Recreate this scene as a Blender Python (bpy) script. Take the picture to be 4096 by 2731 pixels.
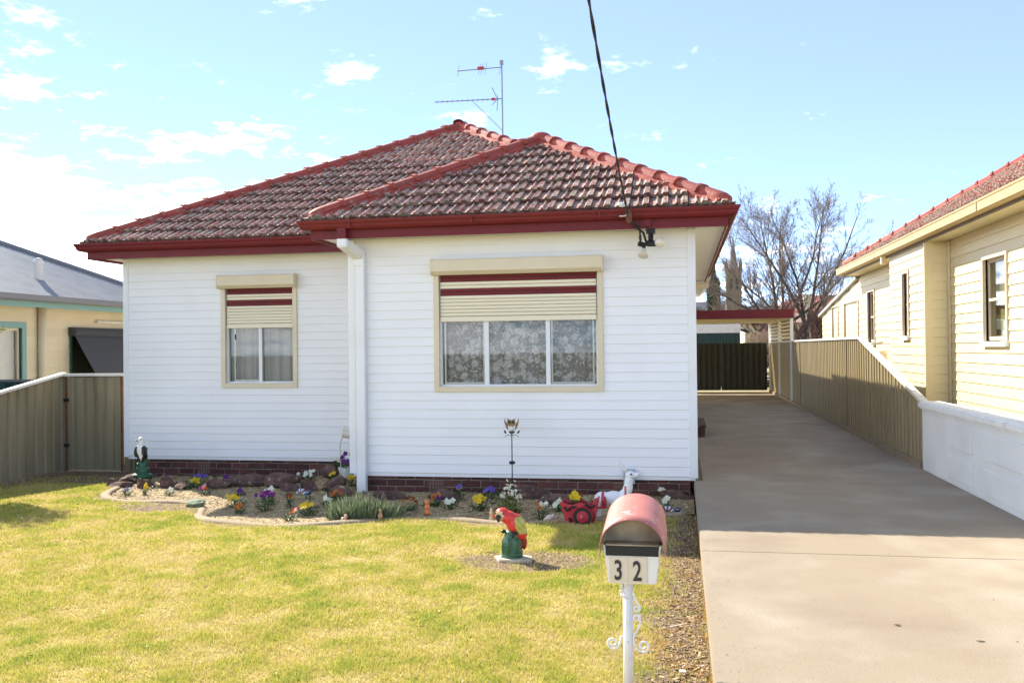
import bpy, bmesh, math, random
import numpy as np
from mathutils import Vector, Matrix, Euler

for _o in list(bpy.data.objects): bpy.data.objects.remove(_o)
SC = bpy.context.scene
COL = SC.collection
R = math.radians
rnd = random.Random(32)
nrg = np.random.default_rng(32)

# ------------------------------------------------------------------ camera
cam_d = bpy.data.cameras.new('camera'); cam = bpy.data.objects.new('camera', cam_d); COL.objects.link(cam)
cam_d.sensor_width = 36.0; cam_d.lens = 3650.0 / 4096.0 * 36.0
cam_d.clip_start = 0.05; cam_d.clip_end = 3000
YAW, PIT, ROL = R(-10.45), R(.46), R(-.61)
_f = Vector((math.sin(YAW) * math.cos(PIT), math.cos(YAW) * math.cos(PIT), math.sin(PIT)))
_r = Vector((math.cos(YAW), -math.sin(YAW), 0)); _u = _r.cross(_f)
_r2 = _r * math.cos(ROL) + _u * math.sin(ROL); _u2 = -_r * math.sin(ROL) + _u * math.cos(ROL)
cam.matrix_world = Matrix(((_r2.x, _u2.x, -_f.x, 0), (_r2.y, _u2.y, -_f.y, 0), (_r2.z, _u2.z, -_f.z, 1.55), (0, 0, 0, 1)))
SC.camera = cam

# ------------------------------------------------------------------ sun, sky, exposure
SUNV = Vector((-1.055, .80, 1.0)).normalized()          # from the ground towards the sun
SUN_EL = math.asin(SUNV.z); SUN_AZ = math.atan2(SUNV.x, SUNV.y)
sl = bpy.data.lights.new('sun', 'SUN'); sl.energy = 2.5; sl.angle = R(.53); sl.color = (1.0, .93, .80)
sun = bpy.data.objects.new('sun', sl); COL.objects.link(sun); sun.location = (-20, 20, 30)
sun.rotation_euler = SUNV.to_track_quat('Z', 'Y').to_euler()
world = bpy.data.worlds.new('World'); SC.world = world; world.use_nodes = True
wn = world.node_tree.nodes; wl = world.node_tree.links
for n in list(wn): wn.remove(n)
def wnode(t, **kw):
    n = wn.new(t)
    for k, v in kw.items(): setattr(n, k, v)
    return n
w_out = wnode('ShaderNodeOutputWorld'); w_bg = wnode('ShaderNodeBackground'); w_bg.inputs["Strength"].default_value = .15
sky = wnode('ShaderNodeTexSky', sky_type='NISHITA', sun_disc=False, sun_elevation=SUN_EL, sun_rotation=SUN_AZ,
            altitude=200, air_density=.38, dust_density=.0, ozone_density=2.0)
# clouds: noise laid out on a flat layer above the place
tc = wnode('ShaderNodeTexCoord'); sep = wnode('ShaderNodeSeparateXYZ'); wl.new(tc.outputs['Generated'], sep.inputs[0])
zz = wnode('ShaderNodeMath', operation='ADD'); wl.new(sep.outputs['Z'], zz.inputs[0]); zz.inputs[1].default_value = .16
zm = wnode('ShaderNodeMath', operation='MAXIMUM'); wl.new(zz.outputs[0], zm.inputs[0]); zm.inputs[1].default_value = .05
cx = wnode('ShaderNodeMath', operation='DIVIDE'); wl.new(sep.outputs['X'], cx.inputs[0]); wl.new(zm.outputs[0], cx.inputs[1])
cy = wnode('ShaderNodeMath', operation='DIVIDE'); wl.new(sep.outputs['Y'], cy.inputs[0]); wl.new(zm.outputs[0], cy.inputs[1])
cmb = wnode('ShaderNodeCombineXYZ'); wl.new(cx.outputs[0], cmb.inputs[0]); wl.new(cy.outputs[0], cmb.inputs[1]); cmb.inputs[2].default_value = 11.3
n1 = wnode('ShaderNodeTexNoise'); n1.inputs['Scale'].default_value = 4.6; n1.inputs['Detail'].default_value = 11; n1.inputs['Roughness'].default_value = .64
wl.new(cmb.outputs[0], n1.inputs['Vector'])
n2 = wnode('ShaderNodeTexNoise'); n2.inputs['Scale'].default_value = .55; n2.inputs['Detail'].default_value = 2
wl.new(cmb.outputs[0], n2.inputs['Vector'])
ad = wnode('ShaderNodeMath', operation='MULTIPLY_ADD'); wl.new(n2.outputs[0], ad.inputs[0]); ad.inputs[1].default_value = .55; wl.new(n1.outputs[0], ad.inputs[2])
lf = wnode('ShaderNodeMath', operation='MULTIPLY_ADD'); wl.new(sep.outputs['X'], lf.inputs[0]); lf.inputs[1].default_value = -.24; wl.new(ad.outputs[0], lf.inputs[2])
hz = wnode('ShaderNodeMath', operation='MULTIPLY_ADD'); wl.new(sep.outputs['Z'], hz.inputs[0]); hz.inputs[1].default_value = -.62; wl.new(lf.outputs[0], hz.inputs[2])
cr = wnode('ShaderNodeMapRange', interpolation_type='SMOOTHSTEP'); wl.new(hz.outputs[0], cr.inputs['Value'])
cr.inputs['From Min'].default_value = .695; cr.inputs['From Max'].default_value = .93
mx = wnode('ShaderNodeMix', data_type='RGBA'); wl.new(cr.outputs[0], mx.inputs['Factor']); veil = wnode('ShaderNodeMix', data_type='RGBA'); veil.inputs['Factor'].default_value = .55; wl.new(sky.outputs[0], veil.inputs['A']); veil.inputs['B'].default_value = (.86, 1.06, 1.36, 1)   # thin even high haze
wl.new(veil.outputs['Result'], mx.inputs['A']); mx.inputs['B'].default_value = (6.6, 6.7, 6.9, 1)
wl.new(mx.outputs['Result'], w_bg.inputs['Color']); wl.new(w_bg.outputs[0], w_out.inputs[0])
SC.view_settings.view_transform = 'Standard'; SC.view_settings.look = 'None'
SC.view_settings.exposure = 2.1; SC.view_settings.gamma = 1.0; SC.view_settings.use_curve_mapping = False
SC.render.engine = 'CYCLES'
SC.cycles.max_bounces = 8; SC.cycles.transparent_max_bounces = 12

# ------------------------------------------------------------------ materials
MATS = {}
def M(name, base=(.8, .8, .8), rough=.6, var=None, bump=None, metal=0.0, spec=.5, rand=0.0, attr=None, trans=0.0, coat=0.0, var2=None, island=0.0, speck=None):
    """principled surface; var=(colour2, scale, low, high[, stretch]) noise mix by world position; bump=(scale, strength)"""
    m = bpy.data.materials.new(name); m.use_nodes = True; MATS[name] = m
    N = m.node_tree.nodes; L = m.node_tree.links; p = N['Principled BSDF']
    p.inputs['Roughness'].default_value = rough; p.inputs['Metallic'].default_value = metal
    p.inputs['Specular IOR Level'].default_value = spec
    if coat: p.inputs['Coat Weight'].default_value = coat
    g = N.new('ShaderNodeNewGeometry')
    if attr:
        a = N.new('ShaderNodeAttribute'); a.attribute_name = attr; c = a.outputs['Color']
    else:
        rgb = N.new('ShaderNodeRGB'); rgb.outputs[0].default_value = (*base, 1); c = rgb.outputs[0]
    def noise(scale, detail=5, stretch=None):
        t = N.new('ShaderNodeTexNoise'); t.inputs['Scale'].default_value = scale; t.inputs['Detail'].default_value = detail
        if stretch:
            mp = N.new('ShaderNodeMapping'); mp.inputs['Scale'].default_value = stretch; L.new(g.outputs['Position'], mp.inputs[0]); L.new(mp.outputs[0], t.inputs['Vector'])
        else: L.new(g.outputs['Position'], t.inputs['Vector'])
        return t.outputs[0]
    for v in (var, var2, speck):
        if not v: continue
        r = N.new('ShaderNodeMapRange'); r.inputs['From Min'].default_value = v[2]; r.inputs['From Max'].default_value = v[3]
        L.new(noise(v[1], 6, v[4] if len(v) > 4 else None), r.inputs['Value'])
        x = N.new('ShaderNodeMix'); x.data_type = 'RGBA'; L.new(r.outputs[0], x.inputs['Factor']); L.new(c, x.inputs['A']); x.inputs['B'].default_value = (*v[0], 1); c = x.outputs['Result']
    if rand or island:
        h = N.new('ShaderNodeHueSaturation'); L.new(c, h.inputs['Color'])
        src = g.outputs['Random Per Island'] if island else N.new('ShaderNodeObjectInfo').outputs['Random']
        amt = island or rand
        mr = N.new('ShaderNodeMapRange'); L.new(src, mr.inputs['Value']); mr.inputs['To Min'].default_value = 1 - amt; mr.inputs['To Max'].default_value = 1 + amt
        L.new(mr.outputs[0], h.inputs['Value']); c = h.outputs[0]
    L.new(c, p.inputs['Base Color'])
    if bump:
        b = N.new('ShaderNodeBump'); b.inputs['Strength'].default_value = bump[1]; b.inputs['Distance'].default_value = .02
        L.new(noise(bump[0], 6, bump[2] if len(bump) > 2 else None), b.inputs['Height']); L.new(b.outputs[0], p.inputs['Normal'])
    if trans:
        o = N['Material Output']; t = N.new('ShaderNodeBsdfTranslucent'); L.new(c, t.inputs['Color']); s = N.new('ShaderNodeMixShader'); s.inputs[0].default_value = trans
        L.new(p.outputs[0], s.inputs[1]); L.new(t.outputs[0], s.inputs[2]); L.new(s.outputs[0], o.inputs['Surface'])
    return m

M('white_vinyl', (.86, .855, .84), .45, var=((.82, .815, .79), 1.3, .45, .75), bump=(60, .03))
M('white_trim', (.82, .82, .81), .4, var=((.74, .73, .70), 2.0, .5, .8))
M('cream_metal', (.72, .62, .43), .4, var=((.66, .56, .38), 3, .4, .8))
M('cream_slat', (.82, .74, .55), .4, rand=.03)
M('maroon', (.165, .016, .02), .5, var=((.13, .014, .018), 4, .4, .8), spec=.3)
M('maroon_side', (.175, .017, .018), .45, var=((.13, .014, .016), 5, .4, .8), spec=.3)
M('soffit_white', (.88, .86, .79), .5)
M('tile', (.39, .13, .102), .8, var=((.41, .38, .305), 24, .43, .56), var2=((.19, .10, .08), 5, .56, .70), bump=(60, .25), rand=.18, spec=.25)
M('tile_mass', (.39, .13, .102), .8, var=((.41, .38, .305), 24, .43, .56), var2=((.19, .10, .08), 5, .56, .70), bump=(60, .25), island=.18, spec=.25)
M('tile_lip_grime_shade', (.12, .055, .042), .9, var=((.18, .16, .12), 18, .48, .6), bump=(60, .4), rand=.2, spec=.2)  # lower tile edges, coloured darker for grime and for the shade they lie in
M('ridge_red', (.34, .062, .040), .62, var=((.27, .22, .15), 8, .60, .70), var2=((.22, .05, .035), 20, .5, .8), bump=(25, .2), rand=.12)
M('bedding_red', (.38, .06, .035), .7, var=((.26, .045, .03), 9, .4, .8), bump=(18, .3))
M('brick', (.115, .038, .028), .85, var=((.07, .03, .026), 7, .4, .7), bump=(60, .4), rand=.35)
M('mortar', (.27, .22, .16), .9, var=((.13, .11, .08), 6, .4, .7), bump=(50, .5))
M('vent', (.15, .06, .045), .8, rand=.1)
M('black', (.006, .006, .007), .5)
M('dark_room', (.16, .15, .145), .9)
M('alu', (.78, .78, .77), .35)
M('alu_grey', (.45, .47, .48), .3, metal=.6)
M('drive', (.325, .262, .185), .88, var=((.40, .34, .26), 1.3, .47, .70, (1, .8, 1)), var2=((.265, .205, .145), .8, .48, .74, (1, 1.3, 1)), bump=(140, .25), spec=.3, speck=((.19, .15, .105), 95, .60, .68))
M('fence_tan', (.29, .23, .12), .42, var=((.235, .185, .095), 2.2, .4, .8, (1, 1, .3)), spec=.5)
M('fence_dark', (.045, .046, .034), .5, var=((.036, .036, .027), 2, .4, .8), spec=.3)
M('fence_left', (.30, .25, .15), .45, var=((.22, .18, .105), 2.5, .4, .7, (1, 1, .25)), var2=((.20, .09, .04), 9, .70, .78))
M('cap_white', (.72, .68, .60), .5, var=((.60, .56, .50), 6, .5, .8))
M('rust', (.13, .05, .025), .8, var=((.2, .09, .04), 20, .4, .7))
M('render_white', (.72, .73, .72), .85, var=((.64, .645, .63), 1.5, .45, .75), bump=(35, .22))
M('render_cap', (.76, .76, .74), .8, var=((.62, .62, .60), 5, .5, .75), bump=(30, .25))
M('cream_board', (.74, .645, .41), .5, rand=.02, var=((.70, .60, .365), 1.2, .45, .8))
M('cream_gutter', (.50, .37, .18), .5, var=((.46, .34, .165), 4, .4, .8), spec=.3)
M('neighbour_fascia', (.20, .155, .10), .6)
M('wood_frame', (.62, .52, .40), .6)
M('sill_white', (.80, .79, .75), .6)
M('left_board', (.68, .58, .39), .6, rand=.04, var=((.61, .51, .33), 2, .45, .8))
M('teal', (.20, .36, .32), .5)
M('zincalume', (.34, .34, .335), .5, metal=.15, var=((.26, .26, .26), 3, .4, .8), var2=((.32, .24, .17), 5, .66, .74))
M('gutter_grey', (.19, .19, .195), .4)
M('awning', (.055, .056, .060), .85, bump=(300, .1))
M('dark_green', (.015, .045, .035), .45)
M('teal_dark', (.01, .07, .075), .4)
M('concrete', (.30, .23, .15), .9, var=((.22, .165, .11), 8, .4, .7), bump=(50, .4))
M('edging', (.36, .275, .17), .9, var=((.33, .25, .155), 8, .4, .7), bump=(50, .4))
M('soil', (.2, .14, .09), .95, attr='Col', bump=(55, .8))
M('mulch_bed', (.50, .38, .20), .95, var=((.30, .21, .11), 14, .4, .7), bump=(60, 1.0))
M('chip', attr='Col', rough=.8)
M('grass', attr='Col', rough=.55, trans=.38, spec=.25)
M('paint', attr='Col', rough=.32, spec=.5)
M('paint_worn', attr='Col', rough=.55, var=((.55, .48, .42), 26, .68, .72), bump=(30, .15))
M('rock', (.15, .078, .056), .9, var=((.075, .045, .038), 9, .4, .62), var2=((.34, .26, .17), 16, .60, .70), bump=(18, .7), rand=.2)
M('rock_green', (.34, .38, .24), .85, var=((.18, .22, .13), 10, .4, .65), bump=(20, .6))
M('leaf_green', (.045, .11, .022), .5, trans=.25, island=.35)
M('leaf_lime', (.19, .24, .04), .5, trans=.3, island=.3)
M('lavender', (.20, .25, .13), .6, trans=.25, island=.45, var=((.25, .28, .17), 5, .45, .7))
M('twig', (.26, .20, .155), .9, island=.3)
M('bark', (.085, .065, .052), .95, var=((.14, .11, .09), 8, .4, .7), bump=(20, .5))
M('straw_shrub', (.34, .26, .17), .9, island=.4)
M('plum_twig', (.15, .085, .07), .9, island=.45)
M('blossom', (.48, .27, .30), .8, island=.3)
M('cypress', (.035, .055, .015), .7, trans=.15, island=.5)
M('hedge', (.05, .085, .025), .7, trans=.2, island=.5)
M('stone', (.20, .155, .105), .9, var=((.14, .11, .08), .5, .4, .7), bump=(2, .4))
M('spire_slate', (.20, .20, .23), .6, var=((.15, .15, .18), 1, .4, .7))
M('far_roof', (.36, .10, .085), .7, var=((.28, .08, .07), .6, .4, .7))
M('far_tile', (.40, .25, .19), .8, var=((.28, .17, .13), .8, .4, .7))
M('far_brick', (.42, .15, .09), .9)
M('far_cream', (.60, .50, .34), .8)
M('galv', (.42, .44, .46), .4, metal=.7)
M('antenna', (.30, .31, .33), .4, metal=.5)
M('red_plastic', (.45, .02, .02), .4)
M('cable', (.012, .013, .016), .55)
M('porcelain', (.7, .7, .68), .25)
M('bulb', (.72, .66, .52), .12, spec=.6)
M('post_white', (.80, .78, .74), .4, var=((.70, .66, .60), 9, .55, .8))
M('canopy_pink', (.56, .185, .145), .5, var=((.70, .52, .47), 30, .62, .66), var2=((.44, .15, .12), 6, .45, .8), bump=(40, .12))
M('canopy_inner', (.46, .37, .25), .6, var=((.19, .13, .08), 7, .4, .7))
M('plate', (.70, .60, .45), .5)
M('numeral', (.035, .03, .028), .5)
M('box_white', (.80, .77, .70), .4, var=((.68, .63, .55), 8, .5, .8))
M('terracotta', (.62, .27, .12), .7)
M('pale_shell', (.72, .58, .46), .6)
M('metal_dark', (.02, .03, .035), .4, metal=.4)
M('owl_brass', (.28, .19, .08), .4, metal=.6, var=((.10, .08, .05), 60, .45, .6))
M('pot_white', (.62, .66, .60), .45)
M('can_cream', (.68, .63, .50), .45)
M('paver', (.55, .46, .35), .85, var=((.42, .34, .25), 9, .4, .7), bump=(40, .4))
M('meter_grey', (.36, .43, .47), .5)
M('tank_beige', (.62, .48, .38), .5)
M('petal', attr='Col', rough=.6, trans=.2)
M('asphalt', (.16, .15, .14), .9, var=((.12, .115, .11), 2, .4, .7))
M('far_ground', (.30, .26, .10), .95, var=((.36, .29, .15), .2, .4, .7))

def glass_mat(name, tint=(1, 1, 1), refl=.9):
    m = bpy.data.materials.new(name); m.use_nodes = True; N = m.node_tree.nodes; L = m.node_tree.links
    for n in list(N): N.remove(n)
    o = N.new('ShaderNodeOutputMaterial'); t = N.new('ShaderNodeBsdfTransparent'); t.inputs[0].default_value = (*tint, 1)
    gl = N.new('ShaderNodeBsdfGlossy'); gl.inputs['Roughness'].default_value = .02; gl.inputs[0].default_value = (refl, refl, refl, 1)
    f = N.new('ShaderNodeFresnel'); ge = N.new('ShaderNodeNewGeometry'); mr = N.new('ShaderNodeMapRange'); mr.inputs['To Min'].default_value = 1.45; mr.inputs['To Max'].default_value = 1 / 1.45; L.new(ge.outputs['Backfacing'], mr.inputs['Value']); L.new(mr.outputs[0], f.inputs[0])
    s = N.new('ShaderNodeMixShader'); L.new(f.outputs[0], s.inputs[0]); L.new(t.outputs[0], s.inputs[1]); L.new(gl.outputs[0], s.inputs[2]); L.new(s.outputs[0], o.inputs[0])
    MATS[name] = m
glass_mat('glass', (.90, .905, .90))
glass_mat('glass_dark', (.72, .74, .68))
M('blind_cream', (.70, .60, .40), .8)
M('curtain_grey', (.40, .42, .41), .9, var=((.22, .23, .23), 3, .45, .6, (1, 3, .2)))

def lace_mat():
    """net curtain: fine net with denser flower sprays woven in (distorted voronoi rosettes)"""
    m = bpy.data.materials.new('lace'); m.use_nodes = True; N = m.node_tree.nodes; L = m.node_tree.links; MATS['lace'] = m
    p = N['Principled BSDF']; p.inputs['Roughness'].default_value = .9; p.inputs['Base Color'].default_value = (.84, .83, .82, 1)
    g = N.new('ShaderNodeNewGeometry'); mp = N.new('ShaderNodeMapping'); mp.inputs['Scale'].default_value = (1, 0, 1); L.new(g.outputs['Position'], mp.inputs[0])
    nz = N.new('ShaderNodeTexNoise'); nz.inputs['Scale'].default_value = 22; nz.inputs['Detail'].default_value = 3; L.new(mp.outputs[0], nz.inputs['Vector'])
    vm = N.new('ShaderNodeVectorMath'); vm.operation = 'MULTIPLY_ADD'; L.new(nz.outputs['Color'], vm.inputs[0]); vm.inputs[1].default_value = (.06, 0, .06); L.new(mp.outputs[0], vm.inputs[2])
    def vor(scale, rnd_, lo, hi, feat='F1', vec=vm.outputs[0]):
        v = N.new('ShaderNodeTexVoronoi'); v.inputs['Scale'].default_value = scale; v.inputs['Randomness'].default_value = rnd_; v.feature = feat; L.new(vec, v.inputs['Vector'])
        r = N.new('ShaderNodeMapRange'); L.new(v.outputs['Distance'], r.inputs['Value']); r.inputs['From Min'].default_value = lo; r.inputs['From Max'].default_value = hi; return r.outputs[0]
    def op(o, x, y):
        n = N.new('ShaderNodeMath'); n.operation = o
        for i, q in enumerate((x, y)):
            if isinstance(q, float): n.inputs[i].default_value = q
            else: L.new(q, n.inputs[i])
        return n.outputs[0]
    big = vor(9.0, .85, .55, .42); small = vor(24, 1.0, .38, .26); veins = vor(42, 1.0, .03, .10, 'DISTANCE_TO_EDGE')
    spray = op('MAXIMUM', op('MULTIPLY', big, veins), op('MULTIPLY', small, .8))
    alpha = op('MULTIPLY_ADD', spray, .50); alpha.node.inputs[2].default_value = .26
    al = alpha.node
    L.new(al.outputs[0], p.inputs['Alpha'])
lace_mat()
def sheer_mat():
    m = bpy.data.materials.new('sheer'); m.use_nodes = True; p = m.node_tree.nodes['Principled BSDF']; MATS['sheer'] = m
    p.inputs['Roughness'].default_value = .9; p.inputs['Base Color'].default_value = (.74, .74, .72, 1); p.inputs['Alpha'].default_value = .62
sheer_mat()

# ------------------------------------------------------------------ mesh helpers
class MB:
    def __init__(s): s.v = []; s.f = []; s.c = []; s.cc = (1, 1, 1)
    def add(s, vs, fs):
        o = len(s.v); s.v += [tuple(v) for v in vs]; s.f += [tuple(i + o for i in f) for f in fs]; s.c += [s.cc] * len(vs); return s
    def box(s, x0, x1, y0, y1, z0, z1):
        return s.add([(x0, y0, z0), (x1, y0, z0), (x1, y1, z0), (x0, y1, z0), (x0, y0, z1), (x1, y0, z1), (x1, y1, z1), (x0, y1, z1)],
                     [(0, 3, 2, 1), (4, 5, 6, 7), (0, 1, 5, 4), (1, 2, 6, 5), (2, 3, 7, 6), (3, 0, 4, 7)])
    def quad(s, a, b, c, d): return s.add([a, b, c, d], [(0, 1, 2, 3)])
    def poly(s, pts): return s.add(pts, [tuple(range(len(pts)))])
    def tube(s, pts, rad, n=6, cap=True):
        P = [Vector(p) for p in pts]; rad = rad if hasattr(rad, '__len__') else [rad] * len(P)
        rings = []; up = None
        for i, p in enumerate(P):
            t = (P[min(i + 1, len(P) - 1)] - P[max(i - 1, 0)]); t = t.normalized() if t.length > 1e-9 else Vector((0, 0, 1))
            if up is None:
                up = Vector((0, 0, 1)) if abs(t.z) < .9 else Vector((1, 0, 0))
            a = t.cross(up)
            if a.length < 1e-6: a = t.orthogonal()
            a.normalize(); b = a.cross(t); up = b
            rings.append([p + (a * math.cos(2 * math.pi * k / n) + b * math.sin(2 * math.pi * k / n)) * rad[i] for k in range(n)])
        vs = [v for r in rings for v in r]; fs = []
        for i in range(len(P) - 1):
            for k in range(n):
                fs.append((i * n + k, i * n + (k + 1) % n, (i + 1) * n + (k + 1) % n, (i + 1) * n + k))
        if cap: fs += [tuple(reversed(range(n))), tuple(range((len(P) - 1) * n, len(P) * n))]
        return s.add(vs, fs)
    def lathe(s, prof, n=16, c=(0, 0, 0), axis='z'):
        vs = []; fs = []
        for r, z in prof:
            for k in range(n):
                a = 2 * math.pi * k / n; x, y = r * math.cos(a), r * math.sin(a)
                vs.append((c[0] + x, c[1] + y, c[2] + z) if axis == 'z' else ((c[0] + x, c[1] + z, c[2] + y) if axis == 'y' else (c[0] + z, c[1] + x, c[2] + y)))
        for i in range(len(prof) - 1):
            for k in range(n): fs.append((i * n + k, i * n + (k + 1) % n, (i + 1) * n + (k + 1) % n, (i + 1) * n + k))
        fs += [tuple(reversed(range(n))), tuple(range((len(prof) - 1) * n, len(prof) * n))]
        return s.add(vs, fs)
    def ball(s, c, r, n=10, m=7):
        rx, ry, rz = r if hasattr(r, '__len__') else (r, r, r); vs = []; fs = []
        for i in range(m + 1):
            t = math.pi * i / m
            for k in range(n):
                a = 2 * math.pi * k / n; vs.append((c[0] + rx * math.sin(t) * math.cos(a), c[1] + ry * math.sin(t) * math.sin(a), c[2] + rz * math.cos(t)))
        for i in range(m):
            for k in range(n): fs.append((i * n + k, (i + 1) * n + k, (i + 1) * n + (k + 1) % n, i * n + (k + 1) % n))
        return s.add(vs, fs)
    def sweep(s, path, prof, closed_prof=True):
        """extrude a profile [(out, z)] along a plan polyline with mitred corners; out is to the right of travel"""
        n = len(path); vs = []; m = len(prof)
        for i, p in enumerate(path):
            ds = []
            if i > 0: ds.append((Vector(p[:2]) - Vector(path[i - 1][:2])).normalized())
            if i < n - 1: ds.append((Vector(path[i + 1][:2]) - Vector(p[:2])).normalized())
            ns = [Vector((d.y, -d.x)) for d in ds]; nn = sum(ns, Vector((0, 0)))
            nn = nn / (nn.length ** 2) * len(ns) if len(ns) == 2 else ns[0]
            if len(ns) == 2: nn = (ns[0] + ns[1]) / (1 + ns[0].dot(ns[1]))
            for o, z in prof: vs.append((p[0] + nn.x * o, p[1] + nn.y * o, z + (p[2] if len(p) > 2 else 0)))
        fs = []
        for i in range(n - 1):
            for k in range(m if closed_prof else m - 1):
                k2 = (k + 1) % m; fs.append((i * m + k, (i + 1) * m + k, (i + 1) * m + k2, i * m + k2))
        if closed_prof: fs += [tuple(range(m)), tuple(reversed(range((n - 1) * m, n * m)))]
        return s.add(vs, fs)
    def mesh(s, name, mat, smooth=False, colors=False):
        me = bpy.data.meshes.new(name); me.from_pydata(s.v, [], s.f)
        if colors:
            a = me.color_attributes.new('Col', 'FLOAT_COLOR', 'POINT'); a.data.foreach_set('color', np.array([(*c[:3], 1) for c in s.c], np.float32).ravel())
        if smooth: me.polygons.foreach_set('use_smooth', [True] * len(me.polygons))
        if mat: me.materials.append(MATS[mat])
        me.update(); return me
    def build(s, name, mat, parent=None, smooth=False, colors=False):
        return mkobj(name, s.mesh(name, mat, smooth, colors), parent)
def mkobj(name, me, parent=None):
    o = bpy.data.objects.new(name, me); COL.objects.link(o)
    if parent: o.parent = parent
    return o
def tag(o, label=None, cat=None, group=None, kind=None):
    for k, v in (('label', label), ('category', cat), ('group', group), ('kind', kind)):
        if v: o[k] = v
    return o
def thing(name, loc, label, cat, group=None, rz=0.0):
    o = bpy.data.objects.new(name, None); COL.objects.link(o); o.location = loc; o.rotation_euler = (0, 0, rz); o.empty_display_size = .1
    return tag(o, label, cat, group)
def W(o):                       # child placed in world coordinates although its parent is moved
    if o.parent: o.matrix_parent_inverse = o.parent_world_inv if False else inv_of(o.parent)
    return o
def inv_of(p):
    m = Matrix.Translation(p.location) @ p.rotation_euler.to_matrix().to_4x4()
    m = m @ Matrix.Diagonal((*p.scale, 1))
    if p.parent: m = (wm(p.parent) @ p.matrix_parent_inverse) @ m
    return m.inverted()
def wm(p):
    m = Matrix.Translation(p.location) @ p.rotation_euler.to_matrix().to_4x4() @ Matrix.Diagonal((*p.scale, 1))
    if p.parent: m = wm(p.parent) @ p.matrix_parent_inverse @ m
    return m
def WB(mb, name, mat, parent, **k): return W(mb.build(name, mat, parent, **k))
def bevel(o, w=.006, seg=2):
    bm = bmesh.new(); bm.from_mesh(o.data); bmesh.ops.bevel(bm, geom=bm.edges[:], offset=w, segments=seg, affect='EDGES', clamp_overlap=True); bm.to_mesh(o.data); bm.free(); return o
def blob(name, parts, voxel, mat, parent=None, colfn=None, smooth_it=4):
    """one continuous surface grown from overlapping ellipsoids [(centre, radii, euler)], optional paint by position"""
    bm = bmesh.new()
    for p in parts:
        c, r = p[0], p[1]; e = Euler(p[2]) if len(p) > 2 else Euler((0, 0, 0))
        r = r if hasattr(r, '__len__') else (r, r, r)
        bmesh.ops.create_uvsphere(bm, u_segments=20, v_segments=14, radius=1, matrix=Matrix.Translation(c) @ e.to_matrix().to_4x4() @ Matrix.Diagonal((*r, 1)))
    me0 = bpy.data.meshes.new(name); bm.to_mesh(me0); bm.free()
    t = bpy.data.objects.new('tmp', me0); COL.objects.link(t)
    rm = t.modifiers.new('r', 'REMESH'); rm.mode = 'VOXEL'; rm.voxel_size = voxel
    sm = t.modifiers.new('s', 'SMOOTH'); sm.iterations = smooth_it; sm.factor = .5
    dg = bpy.context.evaluated_depsgraph_get(); me = bpy.data.meshes.new_from_object(t.evaluated_get(dg)); bpy.data.objects.remove(t)
    me.name = name; me.polygons.foreach_set('use_smooth', [True] * len(me.polygons))
    if colfn:
        a = me.color_attributes.new('Col', 'FLOAT_COLOR', 'POINT')
        a.data.foreach_set('color', np.array([(*colfn(v.co), 1) for v in me.vertices], np.float32).ravel())
    me.materials.clear(); me.materials.append(MATS[mat])
    return mkobj(name, me, parent)
def G(x, y): return -0.14 - 0.012 * (y - 4.5) - 0.008 * max(0.0, -x - 3)
def vnoise(x, y, seed=0):
    x = np.asarray(x, float); y = np.asarray(y, float); xi = np.floor(x).astype(int); yi = np.floor(y).astype(int); fx = x - xi; fy = y - yi
    def h(a, b):
        n = (a * 374761393 + b * 668265263 + seed * 974634777) & 0x7fffffff; n = ((n ^ (n >> 13)) * 1274126177) & 0x7fffffff
        return ((n ^ (n >> 16)) & 0xffff) / 65535.0
    u = fx * fx * (3 - 2 * fx); v = fy * fy * (3 - 2 * fy)
    return (h(xi, yi) * (1 - u) + h(xi + 1, yi) * u) * (1 - v) + (h(xi, yi + 1) * (1 - u) + h(xi + 1, yi + 1) * u) * v
def fbm(x, y, seed=0): return (vnoise(x, y, seed) * .5 + vnoise(np.asarray(x) * 2.1, np.asarray(y) * 2.1, seed + 1) * .3 + vnoise(np.asarray(x) * 4.3, np.asarray(y) * 4.3, seed + 2) * .2)

# ================================================================== THE SETTING
def sheet(name, x0, x1, y0, y1, z, mat, n=1):
    mb = MB(); mb.quad((x0, y0, z), (x1, y0, z), (x1, y1, z), (x0, y1, z)); return tag(mb.build(name, mat), kind='structure')
sheet('ground', -900, 900, -400, 1200, -.62, 'far_ground')
sheet('road', -60, 60, -13, -4.5, -.34, 'asphalt')
tag(MB().box(-60, 60, -4.5, -4.3, -.6, -.22).build('kerb', 'concrete'), kind='structure')
sheet('neighbour_yard', 3.06, 40, 1.5, 45, .44, 'far_ground')
sheet('back_yard', -14, 9.5, 32.4, 70, -.03, 'far_ground')
sheet('side_yard', -30, -9.52, 2, 40, -.36, 'far_ground')

# concrete driveway, cast in bays
drive = MB().box(.17, 2.93, 1.0, 32.3, -.5, -.03).build('driveway', 'drive'); tag(drive, kind='structure')
cuts = [1.0, 7.11, 10.80, 14.6, 18.6, 22.6, 26.6, 32.3]
for a, b in zip(cuts[:-1], cuts[1:]):
    x0 = .14 if a < 10.7 else .235
    o = MB().box(x0, 2.95, a + .0012, b - .0012, -.13, 0).build('slab', 'drive', drive); bevel(o, .006, 2)

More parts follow.
